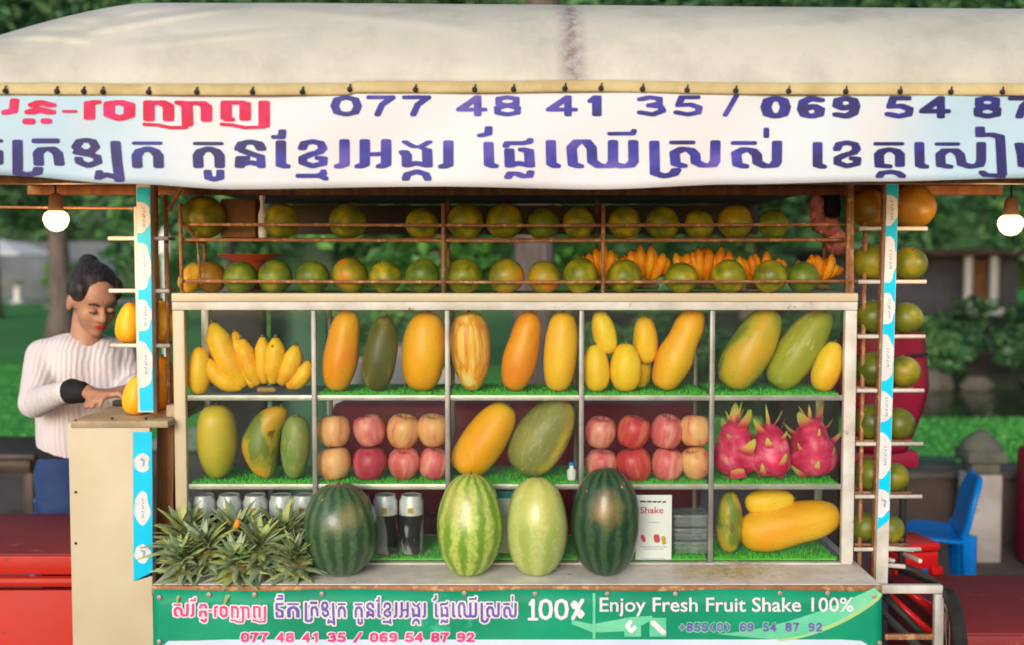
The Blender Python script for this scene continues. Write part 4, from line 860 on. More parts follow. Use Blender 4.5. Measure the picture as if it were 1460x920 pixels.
F['apple_r'] = fruitmat('apple_red', [(.35, (.74, .18, .1)), (.5, (.62, .06, .06)), (.68, (.5, .03, .05))], 30, (1.6, 1.6, .22), rough=.36)
F['apple_deep'] = fruitmat('apple_crimson', [(.35, (.62, .12, .14)), (.5, (.5, .05, .09)), (.68, (.4, .03, .06))], 30, (1.6, 1.6, .22), rough=.36)
F['dragon'] = fruitmat('dragonfruit_pink', [(.34, (.84, .22, .32)), (.5, (.7, .04, .14)), (.66, (.5, .01, .07))], 26, (1, 1, 1), rough=.42)
m, nt_, b_ = newmat('dragonfruit_scale'); tcn = nt_.nodes.new("ShaderNodeTexCoord"); sx = nt_.nodes.new("ShaderNodeSeparateXYZ"); lk(nt_, tcn.outputs['Generated'], sx.inputs[0])
lk(nt_, ramp(nt_, sx.outputs[2], [(.15, (.68, .05, .13)), (.45, (.75, .4, .12)), (.75, (.5, .55, .1))]), b_.inputs['Base Color']); b_.inputs['Roughness'].default_value = .45; F['scale'] = m
F['pine_leaf'] = leafmat('pineapple_leaf', (.1, .16, .07), (.2, .27, .12), (.42, .42, .12), 12)
F['pine_body'] = fruitmat('pineapple_skin', [(.3, (.3, .22, .05)), (.55, (.16, .16, .05)), (.75, (.08, .09, .03))], 30, (1, 1, 1), rough=.6)

def prof_pts(L, Wd, p=.72, taper=0, waist=0, n=22):
    out = []
    for i in range(n + 1):
        a = math.pi * (i + .001) / (n + .002); z = -math.cos(a) * L / 2; t = z / L * 2
        r = math.sin(a) ** p * (1 - taper * t) * (1 - waist * math.exp(-((t - .25) / .3) ** 2)); out.append([r, z])
    mx = max(r for r, z in out); return [(r / mx * Wd / 2, z) for r, z in out]
def long_fruit(name, cx, cy, wpx, lpx, tilt, Y, mat, label, cat, group=None, base=None, p=.72, taper=.1, waist=0, bend=0, lump=.02, seed=1, lean=0, stem=True, spin=0, flat=1.0):
    s = S(Y); L, Wd = lpx / s, wpx / s
    def warp(v):
        th = math.atan2(v.y, v.x); k = 1 + lump * 1.5 * noise.noise(Vector((v.x, v.y, v.z)) / Wd * 1.5 + Vector((seed * 3.1, 0, 0))) * 2 + .014 * math.cos(5 * th + seed) + .012 * noise.noise(v / Wd * 5 + Vector((0, seed, 0)))
        x, y = v.x * k, v.y * k * flat; z = v.z
        return Vector((x + bend * Wd * ((z / L * 2) ** 2 - .35), y, z))
    mb = MB(); mb.lathe(prof_pts(L, Wd, p, taper, waist), 28, None, warp)
    rot = Euler((R(lean), R(tilt), 0)).to_matrix() @ Euler((0, 0, R(spin))).to_matrix()
    if bend: rot = Euler((R(lean), R(tilt), 0)).to_matrix()
    zmin = min((rot @ v).z for v in mb.v); c = P(cx, cy, Y)
    if base is not None: c.z = base - zmin - .001
    o = bpy.data.objects.new(name, mb.mesh(name)); COL.objects.link(o); o.location = c; o.rotation_euler = rot.to_euler(); finish(o, F[mat] if isinstance(mat, str) else mat, True); tag(o, label, cat, group)
    if stem:
        me = MB(); tz = L / 2; bx_ = bend * Wd * .65; me.lathe([(.0045, tz - .006), (.004, tz + .002), (.0025, tz + .006), (.001, tz + .0065)], 8, Matrix.Translation((bx_, 0, 0))); so = bpy.data.objects.new('stem', me.mesh('stem')); COL.objects.link(so); so.parent = o; finish(so, 'stem', True)
    return o
B1, B2, B3 = RZ[0] + .004, RZ[1] + .004, RZ[2] + .004
LF = long_fruit; ROW = 'fruit in the top row of the glass case'
LF('mango', 284, 523, 33, 68, 2, .05, 'mango', 'small upright yellow mango left of the banana hand in the case', 'mango', base=RZ[0] - .004, taper=.08)
LF('papaya', 488, 502, 50, 119, 10, .06, 'papaya_orange', 'slim orange papaya leaning right, just right of the banana hand', 'papaya', base=B1, waist=.04, seed=2)
LF('papaya', 543, 506, 48, 108, 9, .06, 'papaya_olive', 'dark olive green ribbed papaya in the top row', 'papaya', base=B1, seed=3)
LF('papaya', 605, 501, 63, 113, 6, .07, 'papaya_gold', 'plump smooth golden papaya right of the dark olive one', 'papaya', base=B1, p=.66, taper=.04, seed=4)
LF('papaya', 671, 501, 57, 113, -3, .07, 'papaya_stripe', 'yellow and orange striped papaya tapering downward', 'papaya', base=B1, taper=-.16, seed=5)
LF('papaya', 744, 502, 49, 117, 13, .06, 'papaya_orange', 'orange papaya leaning right between the striped one and the straight one', 'papaya', base=B1, waist=.05, seed=6)
LF('papaya', 799, 500, 48, 114, 4, .06, 'papaya_gold', 'straight blunt-ended papaya at the right end of the middle top compartment', 'papaya', base=B1, p=.6, taper=.02, seed=7)
LF('mango', 850, 526, 38, 67, -3, .05, 'mango', 'lower left mango of the small yellow group in the top row', 'mango', 'yellow mangoes in the top row', base=B1, taper=.12, seed=8)
LF('mango', 892, 525, 45, 69, 0, .05, 'mango', 'broadest mango, lower middle of the small yellow group in the top row', 'mango', 'yellow mangoes in the top row', base=B1, taper=.12, seed=9)
LF('mango', 861, 474, 34, 63, -14, .06, 'mango', 'upper left mango tilted left on top of the yellow group', 'mango', 'yellow mangoes in the top row', taper=.1, seed=10)
LF('mango', 920, 485, 36, 68, -3, .09, 'mango', 'upper right mango of the yellow group, beside the long leaning papaya', 'mango', 'yellow mangoes in the top row', taper=.1, seed=11)
LF('mango', 912, 528, 34, 60, 3, .13, 'mango', 'mango mostly hidden behind the broad one in the yellow group', 'mango', 'yellow mangoes in the top row', base=B1, taper=.1, seed=12)
LF('papaya', 968, 500, 52, 126, 24, .07, 'papaya_gold', 'long golden papaya leaning steeply beside the small mangoes', 'papaya', base=B1, waist=.12, seed=13, p=.66)
LF('papaya', 1070, 500, 64, 128, 29, .07, 'papaya_mix', 'large yellow papaya with faint green streaks, leaning right in the last top compartment', 'papaya', base=B1, seed=14, p=.66)
LF('papaya', 1141, 501, 60, 132, 33, .09, 'papaya_green', 'yellow-green papaya leaning right next to the small end mango', 'papaya', base=B1, seed=15, p=.68)
LF('mango', 1180, 523, 39, 73, 17, .045, 'mango', 'single yellow mango at the right end of the top row', 'mango', base=B1, taper=.14, seed=16)
LF('mango', 309, 630, 58, 106, 0, .06, 'papaya_yg', 'big upright mango, yellow above and green below, at the left of the second row', 'mango', base=B2, p=.66, taper=-.12, seed=17)
LF('papaya', 378, 630, 52, 106, 14, .06, 'papaya_mottled', 'bent papaya mottled yellow and green in the second row', 'papaya', base=B2, bend=.34, seed=18, waist=.04, lump=.05)
LF('mango', 421, 636, 43, 91, 3, .06, 'mango_green', 'green mango at the right of the first second-row compartment', 'mango', base=B2, taper=-.1, seed=19)
LF('papaya', 691, 628, 63, 119, 35, .07, 'papaya_gold', 'smooth golden papaya leaning right in the middle of the second row', 'papaya', base=B2, p=.64, seed=20)
LF('papaya', 774, 628, 76, 122, 32, .09, 'melon_green', 'broad dull green papaya with a yellow patch, middle of the second row', 'papaya', base=B2, p=.68, seed=21)
LF('papaya', 1125, 753, 66, 146, 78, .08, 'papaya_gold', 'long orange papaya lying on its side in the bottom right compartment', 'papaya', base=B3, p=.6, bend=.0, waist=.06, seed=22)
LF('mango', 1097, 715, 36, 70, 83, .08, 'mango', 'yellow mango lying on top of the long orange papaya', 'mango', taper=.1, seed=23)
LF('papaya', 1040, 744, 38, 88, 0, .07, 'papaya_mottled', 'upright mottled papaya at the left of the bottom right compartment', 'papaya', base=B3, seed=24)
# apples
def apple(cx, cy, wpx, Y, mat, label, group, tilt=0, seed=0):
    ra = random.Random(seed); wpx *= ra.uniform(.96, 1.05); s = S(Y); r0 = wpx / 2 / s; mb = MB()
    pr = [(.02, -.78), (.2, -.84), (.42, -.9), (.66, -.82), (.86, -.5), (.98, -.1), (1, .2), (.94, .55), (.78, .82), (.55, .95), (.34, .94), (.16, .8), (.04, .66), (.01, .64)]
    mb.lathe([(a * r0, b * r0) for a, b in pr], 24, None, lambda v: v * (1 + .07 * noise.noise(v / r0 * .8 + Vector((seed, 2, 1)))))
    q = P(cx, cy, Y); o = bpy.data.objects.new('apple', mb.mesh('apple')); COL.objects.link(o); o.location = q; o.rotation_euler = (R(ra.uniform(-16, 16)), R(ra.uniform(-14, 14)), ra.uniform(0, 6)); finish(o, F[mat], True); tag(o, label, 'apple', group)
    sm = MB(); sm.tube([(0, 0, r0 * .62), (.001, 0, r0 * .85), (.003, 0, r0 * 1.08)], .0013, 6); so = bpy.data.objects.new('stem', sm.mesh('stem')); COL.objects.link(so); so.parent = o; finish(so, 'stem', True)
L1, L2 = 'apples in the left apple compartment', 'apples in the right apple compartment'
zt = S(.06); ypix = lambda z, Y=.06: 368 + (CAMZ - z) * S(Y)
def apy(k, w_): return 0
for (x, y, w_, mt, lb) in ((477, 662, 47, 'apple_y', 'yellow-pink apple, bottom left of the left apple compartment'), (527, 662, 49, 'apple_deep', 'deep crimson apple, second in the bottom line of the left apple compartment'),
    (576, 662, 48, 'apple_p', 'pale pink apple, third in the bottom line of the left apple compartment'), (619, 662, 46, 'apple_p', 'pink apple at the bottom right end of the left apple compartment'),
    (477, 616, 47, 'apple_y', 'yellowish apple, top left of the left apple compartment'), (527, 615, 48, 'apple_p', 'pink apple stacked on the crimson one in the left apple compartment'),
    (575, 615, 49, 'apple_y', 'yellow apple, third in the upper line of the left apple compartment'), (618, 615, 47, 'apple_y', 'golden apple, upper right end of the left apple compartment')):
    apple(x, y, w_, .06, F and mt, lb, L1, seed=x + y)
for (x, y, w_, mt, lb) in ((857, 664, 48, 'apple_p', 'pink-orange apple behind the dark watermelon top in the right apple compartment'), (904, 664, 48, 'apple_r', 'red apple, second in the bottom line of the right apple compartment'),
    (952, 663, 48, 'apple_p', 'salmon apple, third in the bottom line of the right apple compartment'), (992, 662, 46, 'apple_y', 'yellowish apple, bottom right end of the right apple compartment'),
    (856, 617, 47, 'apple_p', 'rosy apple, top left of the right apple compartment'), (903, 617, 48, 'apple_r', 'bright red apple, second in the upper line of the right apple compartment'),
    (951, 616, 47, 'apple_p', 'pale rosy apple, third in the upper line of the right apple compartment'), (991, 615, 46, 'apple_y', 'orange-yellow apple, upper right end of the right apple compartment')):
    apple(x, y, w_, .06, mt, lb, L2, seed=x + y)
# dragon fruit
def dragon(cx, cy, wpx, hpx, Y, label, seed, tilt=0):
    s = S(Y); Wd, L = wpx / s, hpx / s; r = random.Random(seed)
    zmin = -L / 2; q = P(cx, cy, Y); q.z = B2 + L / 2
    t = thing('dragon_fruit', label, 'dragon fruit', q, (0, R(tilt), r.uniform(0, 6)), 'dragon fruit in the second row')
    mb = MB(); mb.lathe(prof_pts(L * .94, Wd, .75, .28), 22, None, lambda v: v * (1 + .16 * noise.noise(v / Wd * 2.2 + Vector((seed, 0, 0)))))
    o = bpy.data.objects.new('body', mb.mesh('body')); COL.objects.link(o); o.parent = t; finish(o, F['dragon'], True)
    sc = MB(); n = 7; vs = []
    for i in range(n):
        k = i / (n - 1); w_ = .010 * (1 - k) ** .6 + .0006; bx = .006 * math.sin(k * 3.2) + .016 * k * k
        vs += [(-w_, -bx - .0, k * .038), (0, -bx - .003 * (1 - k), k * .038), (w_, -bx, k * .038)]
    sc.add(vs, [(3 * i + j, 3 * i + j + 1, 3 * i + j + 4, 3 * i + j + 3) for i in range(n - 1) for j in range(2)])
    me = sc.mesh('scale'); me.materials.append(F['scale']); 
    for p_ in me.polygons: p_.use_smooth = True
    pr = prof_pts(L * .94, Wd, .75, .28)
    for i in range(19):
        k = .12 + .78 * i / 18; a = i * 2.399; j = int(k * 22); rad, z = pr[j]; sc_ = r.uniform(.6, 1.4) * Wd / .1
        tl = -R(18) + (k - .5) * R(-50)
        lpart('scale', me, t, (rad * .94 * math.sin(a), -rad * .94 * math.cos(a), z - .006), Euler((tl * -.2 + r.uniform(-.1, .35), r.uniform(-.4, .4), a)), (sc_ * r.uniform(.8, 1.4), sc_, sc_))
    for i in range(5):
        a = i * 2.399; lpart('scale', me, t, (.008 * math.sin(a), -.008 * math.cos(a), L * .43), Euler((R(20), 0, a)), (.55, .6, 1.0 + .35 * (i % 3)))
dragon(1049, 640, 62, 84, .07, 'broad dragon fruit at the left of the three, next to the divider', 5, 6)
dragon(1098, 645, 58, 80, .055, 'narrow dragon fruit in the middle of the three', 6, 0)
dragon(1158, 640, 66, 88, .075, 'paler dragon fruit with a ragged crown at the right of the three', 9, 6)
# bananas
def banana_part(parent, a, b, rad, bow, mat, name='banana'):
    """finger from base a to tip b (world), bowed sideways"""
    a, b = Vector(a), Vector(b); d = b - a; mb = MB(); pts = []; rr = []
    for i in range(13):
        k = i / 12; pts.append(a + d * k + bow * math.sin(math.pi * k)); rr.append(rad * (min(1, .38 + k * 2.2) if k < .5 else min(1, .25 + (1 - k) * 3.2) ** .8))
    mb.tube(pts, rr, 7); o = part(name, mb, mat, parent, True)
    tp = MB(); e = (pts[-1] - pts[-2]).normalized(); tp.tube([pts[-1] - e * .001, pts[-1] + e * rad * .35], [rad * .28, rad * .16], 6); part('tip', tp, 'stem', o, True); return o
Yb = .05; hb = P(380, 556, Yb); hb.z = RZ[0] - .004
t = thing('banana_hand', 'hand of ripe yellow bananas fanned out in the top left compartment', 'bananas', hb)
for (ax, ay, bx, by, w_, bow, dy) in ((350, 551, 304, 462, 33, (-.012, 0, .004), .02), (362, 552, 335, 474, 25, (-.006, 0, 0), .03), (345, 553, 296, 512, 22, (-.012, 0, -.014), 0), (368, 549, 345, 484, 24, (-.004, 0, 0), .005), (377, 547, 374, 481, 21, (0, 0, 0), .0), (388, 547, 393, 482, 26, (.003, 0, 0), .002), (399, 548, 422, 493, 25, (.006, 0, -.003), .004), (409, 551, 440, 515, 21, (.008, 0, -.012), 0)):
    banana_part(t, P(ax, ay, Yb + dy * .3), P(bx, by, Yb + dy), w_ * 1.16 / 2 / S(Yb), Vector(bow), F['banana'])
mb = MB(); mb.capsule(P(370, 556, Yb + .004), .008, P(390, 556, Yb + .004), .008, 10); part('stalk', mb, pm('banana_stalk', (.4, .16, .06), (.3, .2, .06), 30, .6), t, True)
def bunch(cx, base_py, Y, n, seed, label, spread=34, hpx=50):
    r = random.Random(seed); b0 = P(cx, base_py, Y); b0.z = CT + .004
    t = thing('banana_bunch', label, 'bananas', b0, group='orange banana bunches at the back of the rack')
    for i in range(n):
        f = -1 + 2 * (i + .5) / n; rowk = i % 3
        a = P(cx + f * spread * .45, base_py - 4 - rowk * 4, Y + .01 * rowk); a.z = max(a.z, CT + .012)
        b = P(cx + f * spread + r.uniform(-4, 4), base_py - hpx + abs(f) * 12 + r.uniform(-6, 6) + rowk * 5, Y + .008 * rowk - .01)
        banana_part(t, a, b, r.uniform(.012, .0155), Vector((f * .012, -.006, 0)), F['banana_orange'])
    mb = MB(); mb.capsule(b0 + Vector((-spread / 1000, .01, .008)), .008, b0 + Vector((spread / 1000, .01, .008)), .008, 8); part('stalk', mb, 'stem', t, True)
bunch(858, 404, .2, 13, 1, 'orange bananas behind the rack upright, leftmost bunch on the rack', 32, 52)
bunch(918, 404, .19, 15, 2, 'orange banana bunch in the gap between two pomelos, tallest of the bunches', 36, 54)
bunch(1003, 404, .2, 16, 3, 'large orange banana bunch in the middle of the right half of the rack', 40, 55)
bunch(1085, 404, .2, 11, 4, 'orange banana bunch behind the two adjoining pomelos at the right', 32, 44)
bunch(1165, 404, .17, 12, 5, 'orange banana bunch at the right end of the rack, beside the pink bags', 30, 45)
# rack on top of the case
rack = thing('fruit_rack', 'rusty two-level rod rack standing on top of the display case', 'rack', (0, .15, CT))
def rod(x0, y0, x1, y1, Y0, Y1=None, r_=.0042, mat='rust', parent=None, name='rod'):
    mb = MB(); a = P(x0, y0, Y0); b = P(x1, y1, Y0 if Y1 is None else Y1); mid = (a + b) / 2
    if abs(x1 - x0) > 300: mid.z -= .003
    mb.tube([a, mid, b], r_, 8); part(name, mb, mat, parent or rack, True)
UZ = P(730, 339, 0).z
rod(258, 342, 1212, 342, 0, r_=.0045); rod(258, 320, 1212, 320, 0); rod(255, 401, 1214, 401, 0)
for yy in (.05, .1, .15, .2):
    mb = MB(); mb.tube([(CX0 + .03, yy, UZ - .004), (CX1 - .01, yy, UZ - .004)], .004, 8); part('rod', mb, 'rust', rack, True)
for x in (258, 632, 860, 1209):
    q = P(x, 345, -.008); mb = MB(); mb.tube([(q.x, -.008, CT + .001), (q.x, -.008, 1.72)], .0052, 8); part('upright', mb, 'rust', rack, True)
    mb = MB(); mb.tube([(q.x, .22, CT + .001), (q.x, .22, 1.74)], .005, 8); part('upright', mb, 'rust', rack, True)
    mb = MB(); mb.tube([(q.x, -.003, UZ - .009), (q.x, .215, UZ - .009)], .004, 8); part('rod', mb, 'rust', rack, True)
rod(280, 330, 286, 405, .01, r_=.003)
rod(255, 312, 285, 345, 0, .02, .003)
# pomelos
def pomelo(cx, wpx, Y, base, mat, label, group, seed, cy=None, hk=.97):
    r = random.Random(seed); wpx *= r.uniform(1.0, 1.07); hk = r.uniform(.9, 1.0); s = S(Y); L, Wd = wpx * hk / s, wpx / s; mb = MB()
    pr = prof_pts(L, Wd, .92, .04, 0, 18); pr[-1] = (pr[-1][0], pr[-1][1] - .002); mb.lathe(pr, 24, None, lambda v: v * (1 + .06 * noise.noise(v / Wd * 1.6 + Vector((seed, 0, 0)))))
    q = P(cx + r.uniform(-1.5, 1.5), 390, Y); q.z = base + L / 2 - .001
    o = bpy.data.objects.new('pomelo', mb.mesh('pomelo')); COL.objects.link(o); o.location = q; o.rotation_euler = (R(r.uniform(-20, 35)), R(r.uniform(-25, 25)), r.uniform(0, 6)); finish(o, F[mat], True); tag(o, label, 'pomelo', group)
    sm = MB(); sm.lathe([(.005, L / 2 - .004), (.0045, L / 2 + .001), (.001, L / 2 + .002)], 8); so = bpy.data.objects.new('stem', sm.mesh('stem')); COL.objects.link(so); so.parent = o; finish(so, 'stem', True)
ordn = ['first', 'second', 'third', 'fourth', 'fifth', 'sixth', 'seventh', 'eighth', 'ninth', 'tenth', 'eleventh', 'twelfth', 'thirteenth', 'fourteenth', 'fifteenth']
up = [(290, 62, 'pomelo'), (404, 47, 'pomelo'), (497, 51, 'pomelo'), (602, 46, 'pomelo'), (662, 49, 'pomelo'), (719, 49, 'pomelo'), (774, 46, 'pomelo_green'), (826, 45, 'pomelo'), (892, 46, 'pomelo'), (944, 46, 'pomelo'), (995, 41, 'pomelo'), (1047, 48, 'pomelo_spot'), (1101, 42, 'pomelo_green')]
for i, (x, w_, mt) in enumerate(up):
    lab = 'largest pomelo, at the left end of the upper rack level' if i == 0 else ('smooth green pomelo at the right end of the upper rack level' if i == 12 else '%s pomelo from the left on the upper rack level, behind the rusty rail' % ordn[i])
    pomelo(x, w_, .08, UZ, mt, lab, 'pomelos on the upper rack level', i + 1)
lo = [(342, 48, 'pomelo_green'), (393, 50, 'pomelo_green'), (445, 46, 'pomelo_green'), (498, 50, 'pomelo_spot'), (549, 45, 'pomelo'), (601, 48, 'pomelo_green'), (662, 50, 'pomelo'), (721, 49, 'pomelo_spot'), (777, 48, 'pomelo_spot'), (829, 49, 'pomelo'), (891, 50, 'pomelo'), (972, 46, 'pomelo'), (1040, 49, 'pomelo'), (1097, 47, 'pomelo'), (1146, 45, 'pomelo_green')]
for i, (x, w_, mt) in enumerate(lo):
    lab = {0: 'deep green pomelo at the left end of the lower rack level', 3: 'fourth lower-level pomelo from the left, with a rusty orange patch', 8: 'yellowest pomelo of the lower level, with an orange patch, in front of the grey trunk', 14: 'green pomelo at the right end of the lower rack level, before the bananas'}.get(i, '%s pomelo from the left on the lower rack level, resting on the case' % ordn[i])
    pomelo(x, w_, .06, CT, mt, lab, 'pomelos on the lower rack level', i + 31)
LF('papaya', 272, 388, 30, 44, 30, .06, 'papaya_gold', 'small yellow papaya behind the left end upright of the rack', 'papaya', base=CT, seed=40)
pomelo(301, 44, .08, CT, 'pomelo_brown', 'brown-orange fruit at the left end of the lower rack level beside the yellow papaya', None, 77)
q = P(343, 300, .12); mb = MB(); mb.rbox((q.x - .05, .1, UZ + .001), (q.x + .045, .17, UZ + .105), .006); single('cardboard_box', mb, 'cardboard', 'worn brown cardboard box between the first two pomelos of the upper level', 'box', origin=(q.x, .13, UZ))
q = P(372, 300, .05); mb = MB(); mb.lathe([(.011, UZ + .001), (.012, UZ + .01), (.012, UZ + .06), (.006, UZ + .08), (.006, UZ + .1), (.008, UZ + .101), (.008, UZ + .112)], 14, Matrix.Translation((q.x, .07, 0))); single('bottle', mb, 'white_plastic', 'slim white bottle beside the cardboard box on the upper rack level', 'bottle', origin=(q.x, .07, UZ))
q = P(356, 360, .2); mb = MB(); X = Matrix.Translation((q.x, .2, 0)); mb.lathe([(.03, CT + .001), (.032, CT + .06), (.05, CT + .085), (.085, CT + .098), (.088, CT + .102), (.05, CT + .093), (.01, CT + .09)], 22, X); single('fruit_bowl', mb, 'orange_plate', 'orange-red plastic bowl behind the first two lower-level pomelos', 'bowl', origin=(q.x, .2, CT))
# pink plastic bags hanging at right of rack
q = P(1182, 285, .16); t = thing('plastic_bags', 'bundle of pink and dark plastic bags hanging at the right end of the rack', 'bags', (q.x, .16, 1.6)); r = random.Random(5)
for i, (px, py, mt, sx_, sz_) in enumerate(((1164, 300, 'pink_plastic', .018, .05), (1178, 322, 'pink_plastic', .036, .024), (1192, 345, 'pink_plastic', .03, .035), (1181, 288, 'black_cloth', .032, .055), (1202, 290, 'green_board', .018, .05))):
    mb = MB(); c = P(px, py, .16 + .012 * i); bm = bmesh.new(); bmesh.ops.create_icosphere(bm, subdivisions=3, radius=1)
    for v in bm.verts: v.co = v.co * (1 + .55 * noise.noise(v.co * 3.2 + Vector((i * 3.3, 0, 0)))); v.co = Vector((v.co.x * sx_, v.co.y * .02, v.co.z * sz_)) + c
    bm.verts.index_update(); mb.add([v.co.copy() for v in bm.verts], [tuple(x.index for x in f.verts) for f in bm.faces]); bm.free(); part('bag', mb, mt, t, True)
mb = MB(); mb.tube([P(1182, 300, .17), P(1182, 255, .17)], .002, 6); part('string', mb, 'black', t, True)

# side racks
def siderack(label, xin, xout, levels, Yv, side):
    t = thing('side_rack', label, 'rack', (P((xin + xout) / 2, 500, .05).x, .06, 0))
    for (ya, yb) in levels:
        z = P(730, ya, 0).z
        for yy, mt in ((-.002, 'white_metal'), (.045, 'rust'), (.10, 'rust')):
            mb = MB(); x0_ = P(xin, 500, 0).x; x1_ = P(xout, 500, 0).x; mb.tube([(x0_, yy, z), (x1_ - (0 if yy < .0 else .012), yy, z)], .0055 if yy < 0 else .004, 8); part('rod', mb, mt, t, True)
    xu = P(Yv, 500, .06).x; z0 = P(730, levels[-1][0] + 40, 0).z; mb = MB(); mb.tube([(xu, .045, 0 if side > 0 else cz + .02), (xu, .045, 1.745)], .006, 8); part('upright', mb, 'rust', t, True)
    return t
siderack('rod side rack of green pomelos behind the right striped post', 1222, 1318, [(y, 0) for y in (326, 402, 480, 557, 633, 708, 783)], 1228, 1)
RG = 'pomelos in the right side rack'
lv = [326, 402, 480, 557, 633, 708, 783]
names = ['top', 'second', 'third', 'fourth', 'fifth', 'sixth', 'bottom']
for i, (yl, xa, wa, xb_, wb) in enumerate(((326, 1240, 50, 1297, 58), (402, 1240, 46, 1298, 44), (480, 1243, 44, 1292, 42), (557, 1246, 46, 1291, 42), (633, 1246, 44, 1286, 40), (708, 1246, 44, 1281, 38), (783, 1240, 40, 1277, 36))):
    z = P(730, yl, 0).z + .004
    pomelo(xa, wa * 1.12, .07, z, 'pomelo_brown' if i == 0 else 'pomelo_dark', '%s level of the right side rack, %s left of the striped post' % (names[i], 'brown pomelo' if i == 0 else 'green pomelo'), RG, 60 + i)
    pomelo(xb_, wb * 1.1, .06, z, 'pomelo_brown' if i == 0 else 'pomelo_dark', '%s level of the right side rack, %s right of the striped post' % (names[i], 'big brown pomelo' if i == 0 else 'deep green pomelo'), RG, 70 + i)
siderack('rod side rack with yellow papayas behind the left striped post', 158, 243, [(y, 0) for y in (340, 415, 493)], 242, -1)
z = P(730, 493, 0).z + .004
LF('papaya', 184, 460, 38, 58, 4, .05, 'papaya_gold', 'pear-shaped yellow papaya on the left side rack, outside the striped post', 'papaya', base=z, taper=.3, seed=50)
LF('papaya', 228, 458, 44, 60, 5, .07, 'papaya_gold', 'yellow papaya on the left side rack, between striped post and case', 'papaya', base=z, seed=51)
z = cz + .019
LF('papaya', 194, 538, 38, 56, 8, .05, 'papaya_gold', 'yellow papaya on the work top by the woman, left of the striped post', 'papaya', base=z, taper=.2, seed=52)
LF('papaya', 229, 520, 42, 82, 4, .08, 'papaya_orange', 'tall orange papaya on the work top against the case corner', 'papaya', base=z, seed=53)
LF('papaya', 212, 540, 30, 50, 0, .12, 'papaya_gold', 'yellow papaya on the work top hidden behind the striped post', 'papaya', base=z, seed=54)

# watermelons on the ledge
def melon(cx, cy, wpx, lpx, mat, label, seed, tilt=0, Y=-.095):
    o = LF('watermelon', cx, cy, wpx, lpx, tilt, Y, mat, label, 'watermelon', 'watermelons on the ledge', base=LZ, p=.84, taper=.03, lump=.02, seed=seed); return o
melon(485, 764, 107, 134, melonmat('melon_dark_striped', (.03, .075, .035), (.085, .16, .075), 16, ((.34, .27, .08), (.035, -.075, .05), .05)), 'round dark watermelon with faint stripes and a brown patch, beside the pineapples', 61, -2)
melon(669, 757, 97, 147, melonmat('melon_light_striped', (.16, .32, .03), (.5, .6, .14), 12, ((.62, .52, .16), (-.03, -.07, .07), 0.08), .42), 'light green striped watermelon with yellow flank, left of the pale one', 62, 2)
melon(765, 760, 90, 142, melonmat('melon_pale', (.33, .44, .1), (.5, .56, .2), 7, ((.66, .6, .14), (.01, -.06, .08), .12), .35), 'palest yellow-green watermelon, third from the left', 63, 0)
melon(863, 753, 98, 156, melonmat('melon_dark', (.014, .05, .025), (.05, .11, .045), 14, ((.42, .24, .05), (0, -.08, .05), .065)), 'tall dark green watermelon with a yellow ground spot, in front of the menu card', 64, 0)

# pineapples
lf = MB(); n = 9; vs = []
for i in range(n):
    k = i / (n - 1); w_ = .0085 * (1 - k ** 1.6) + .0004; y = -.012 * k - .035 * k * k; z = .10 * k - .012 * k * k
    vs += [(-w_, y - .0028, z), (0, y, z), (w_, y - .0028, z)]
lf.add(vs, [(3 * i + j, 3 * i + j + 1, 3 * i + j + 4, 3 * i + j + 3) for i in range(n - 1) for j in range(2)])
lme = lf.mesh('leaf'); 
for p_ in lme.polygons: p_.use_smooth = True
lmes = []
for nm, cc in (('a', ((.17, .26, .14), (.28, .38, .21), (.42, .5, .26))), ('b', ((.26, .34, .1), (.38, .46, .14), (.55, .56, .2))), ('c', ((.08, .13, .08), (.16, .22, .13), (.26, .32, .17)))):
    me = lme.copy(); me.name = 'leaf'; me.materials.append(leafmat('pineapple_leaf_' + {'a': 'grey_green', 'b': 'yellow_green', 'c': 'dark_green'}[nm], *cc, 20)); lmes.append(me)  # three leaf tones, picked at random within each crown
lab = ['pineapple crown at the left end of the ledge, in front of the corner post', 'low pineapple crown at the front, second from the left', 'tall pineapple crown in the middle of the pineapples', 'pineapple crown right of the middle, leaning forward', 'pineapple crown next to the dark round watermelon', 'low pineapple crown pressed against the front edge by the dark watermelon', 'pineapple crown spilling over the front left corner of the ledge', 'small pineapple crown in front of the tall middle one']
for i, (px, Y, tx_, ty_, sc_, bz) in enumerate(((270, -.06, 6, -6, 1.1, .03), (300, -.11, 20, -8, .95, .02), (334, -.06, 8, 4, 1.15, .03), (368, -.11, 18, 8, 1.0, .02), (402, -.06, 6, 2, 1.1, .03), (426, -.12, 18, -4, .85, .0), (266, -.13, 22, -4, .8, .0), (340, -.14, 26, 0, .8, 0))):
    q = P(px, 820, Y); r = random.Random(90 + i)
    t = thing('pineapple', lab[i], 'pineapple', (q.x, Y, LZ + bz), (R(tx_), R(ty_), 0), 'pineapples heaped on the ledge'); X = wm(t)
    mb = MB(); pr = [(.012, .0), (.026, .006), (.033, .025), (.032, .045), (.022, .06), (.012, .064)]
    mb.lathe(pr, 16, X, lambda v: v * (1 + .12 * (math.sin(v.z * 260) * math.sin(math.atan2(v.y, v.x) * 8)))); part('body', mb, F['pine_body'], t, True)
    for k in range(100):
        a = k * 2.399 + r.uniform(-.3, .3); f = k / 99; s_ = sc_ * (1.0 - .25 * f) * r.uniform(.75, 1.2)
        lpart('leaf', r.choice([lmes[0], lmes[0], lmes[1], lmes[1], lmes[2]]), t, (0, 0, .012 + .058 * f), Euler((R(64 - 62 * f + r.uniform(-10, 10)), R(r.uniform(-12, 12)), a)), (s_ * 1.9, s_, s_))
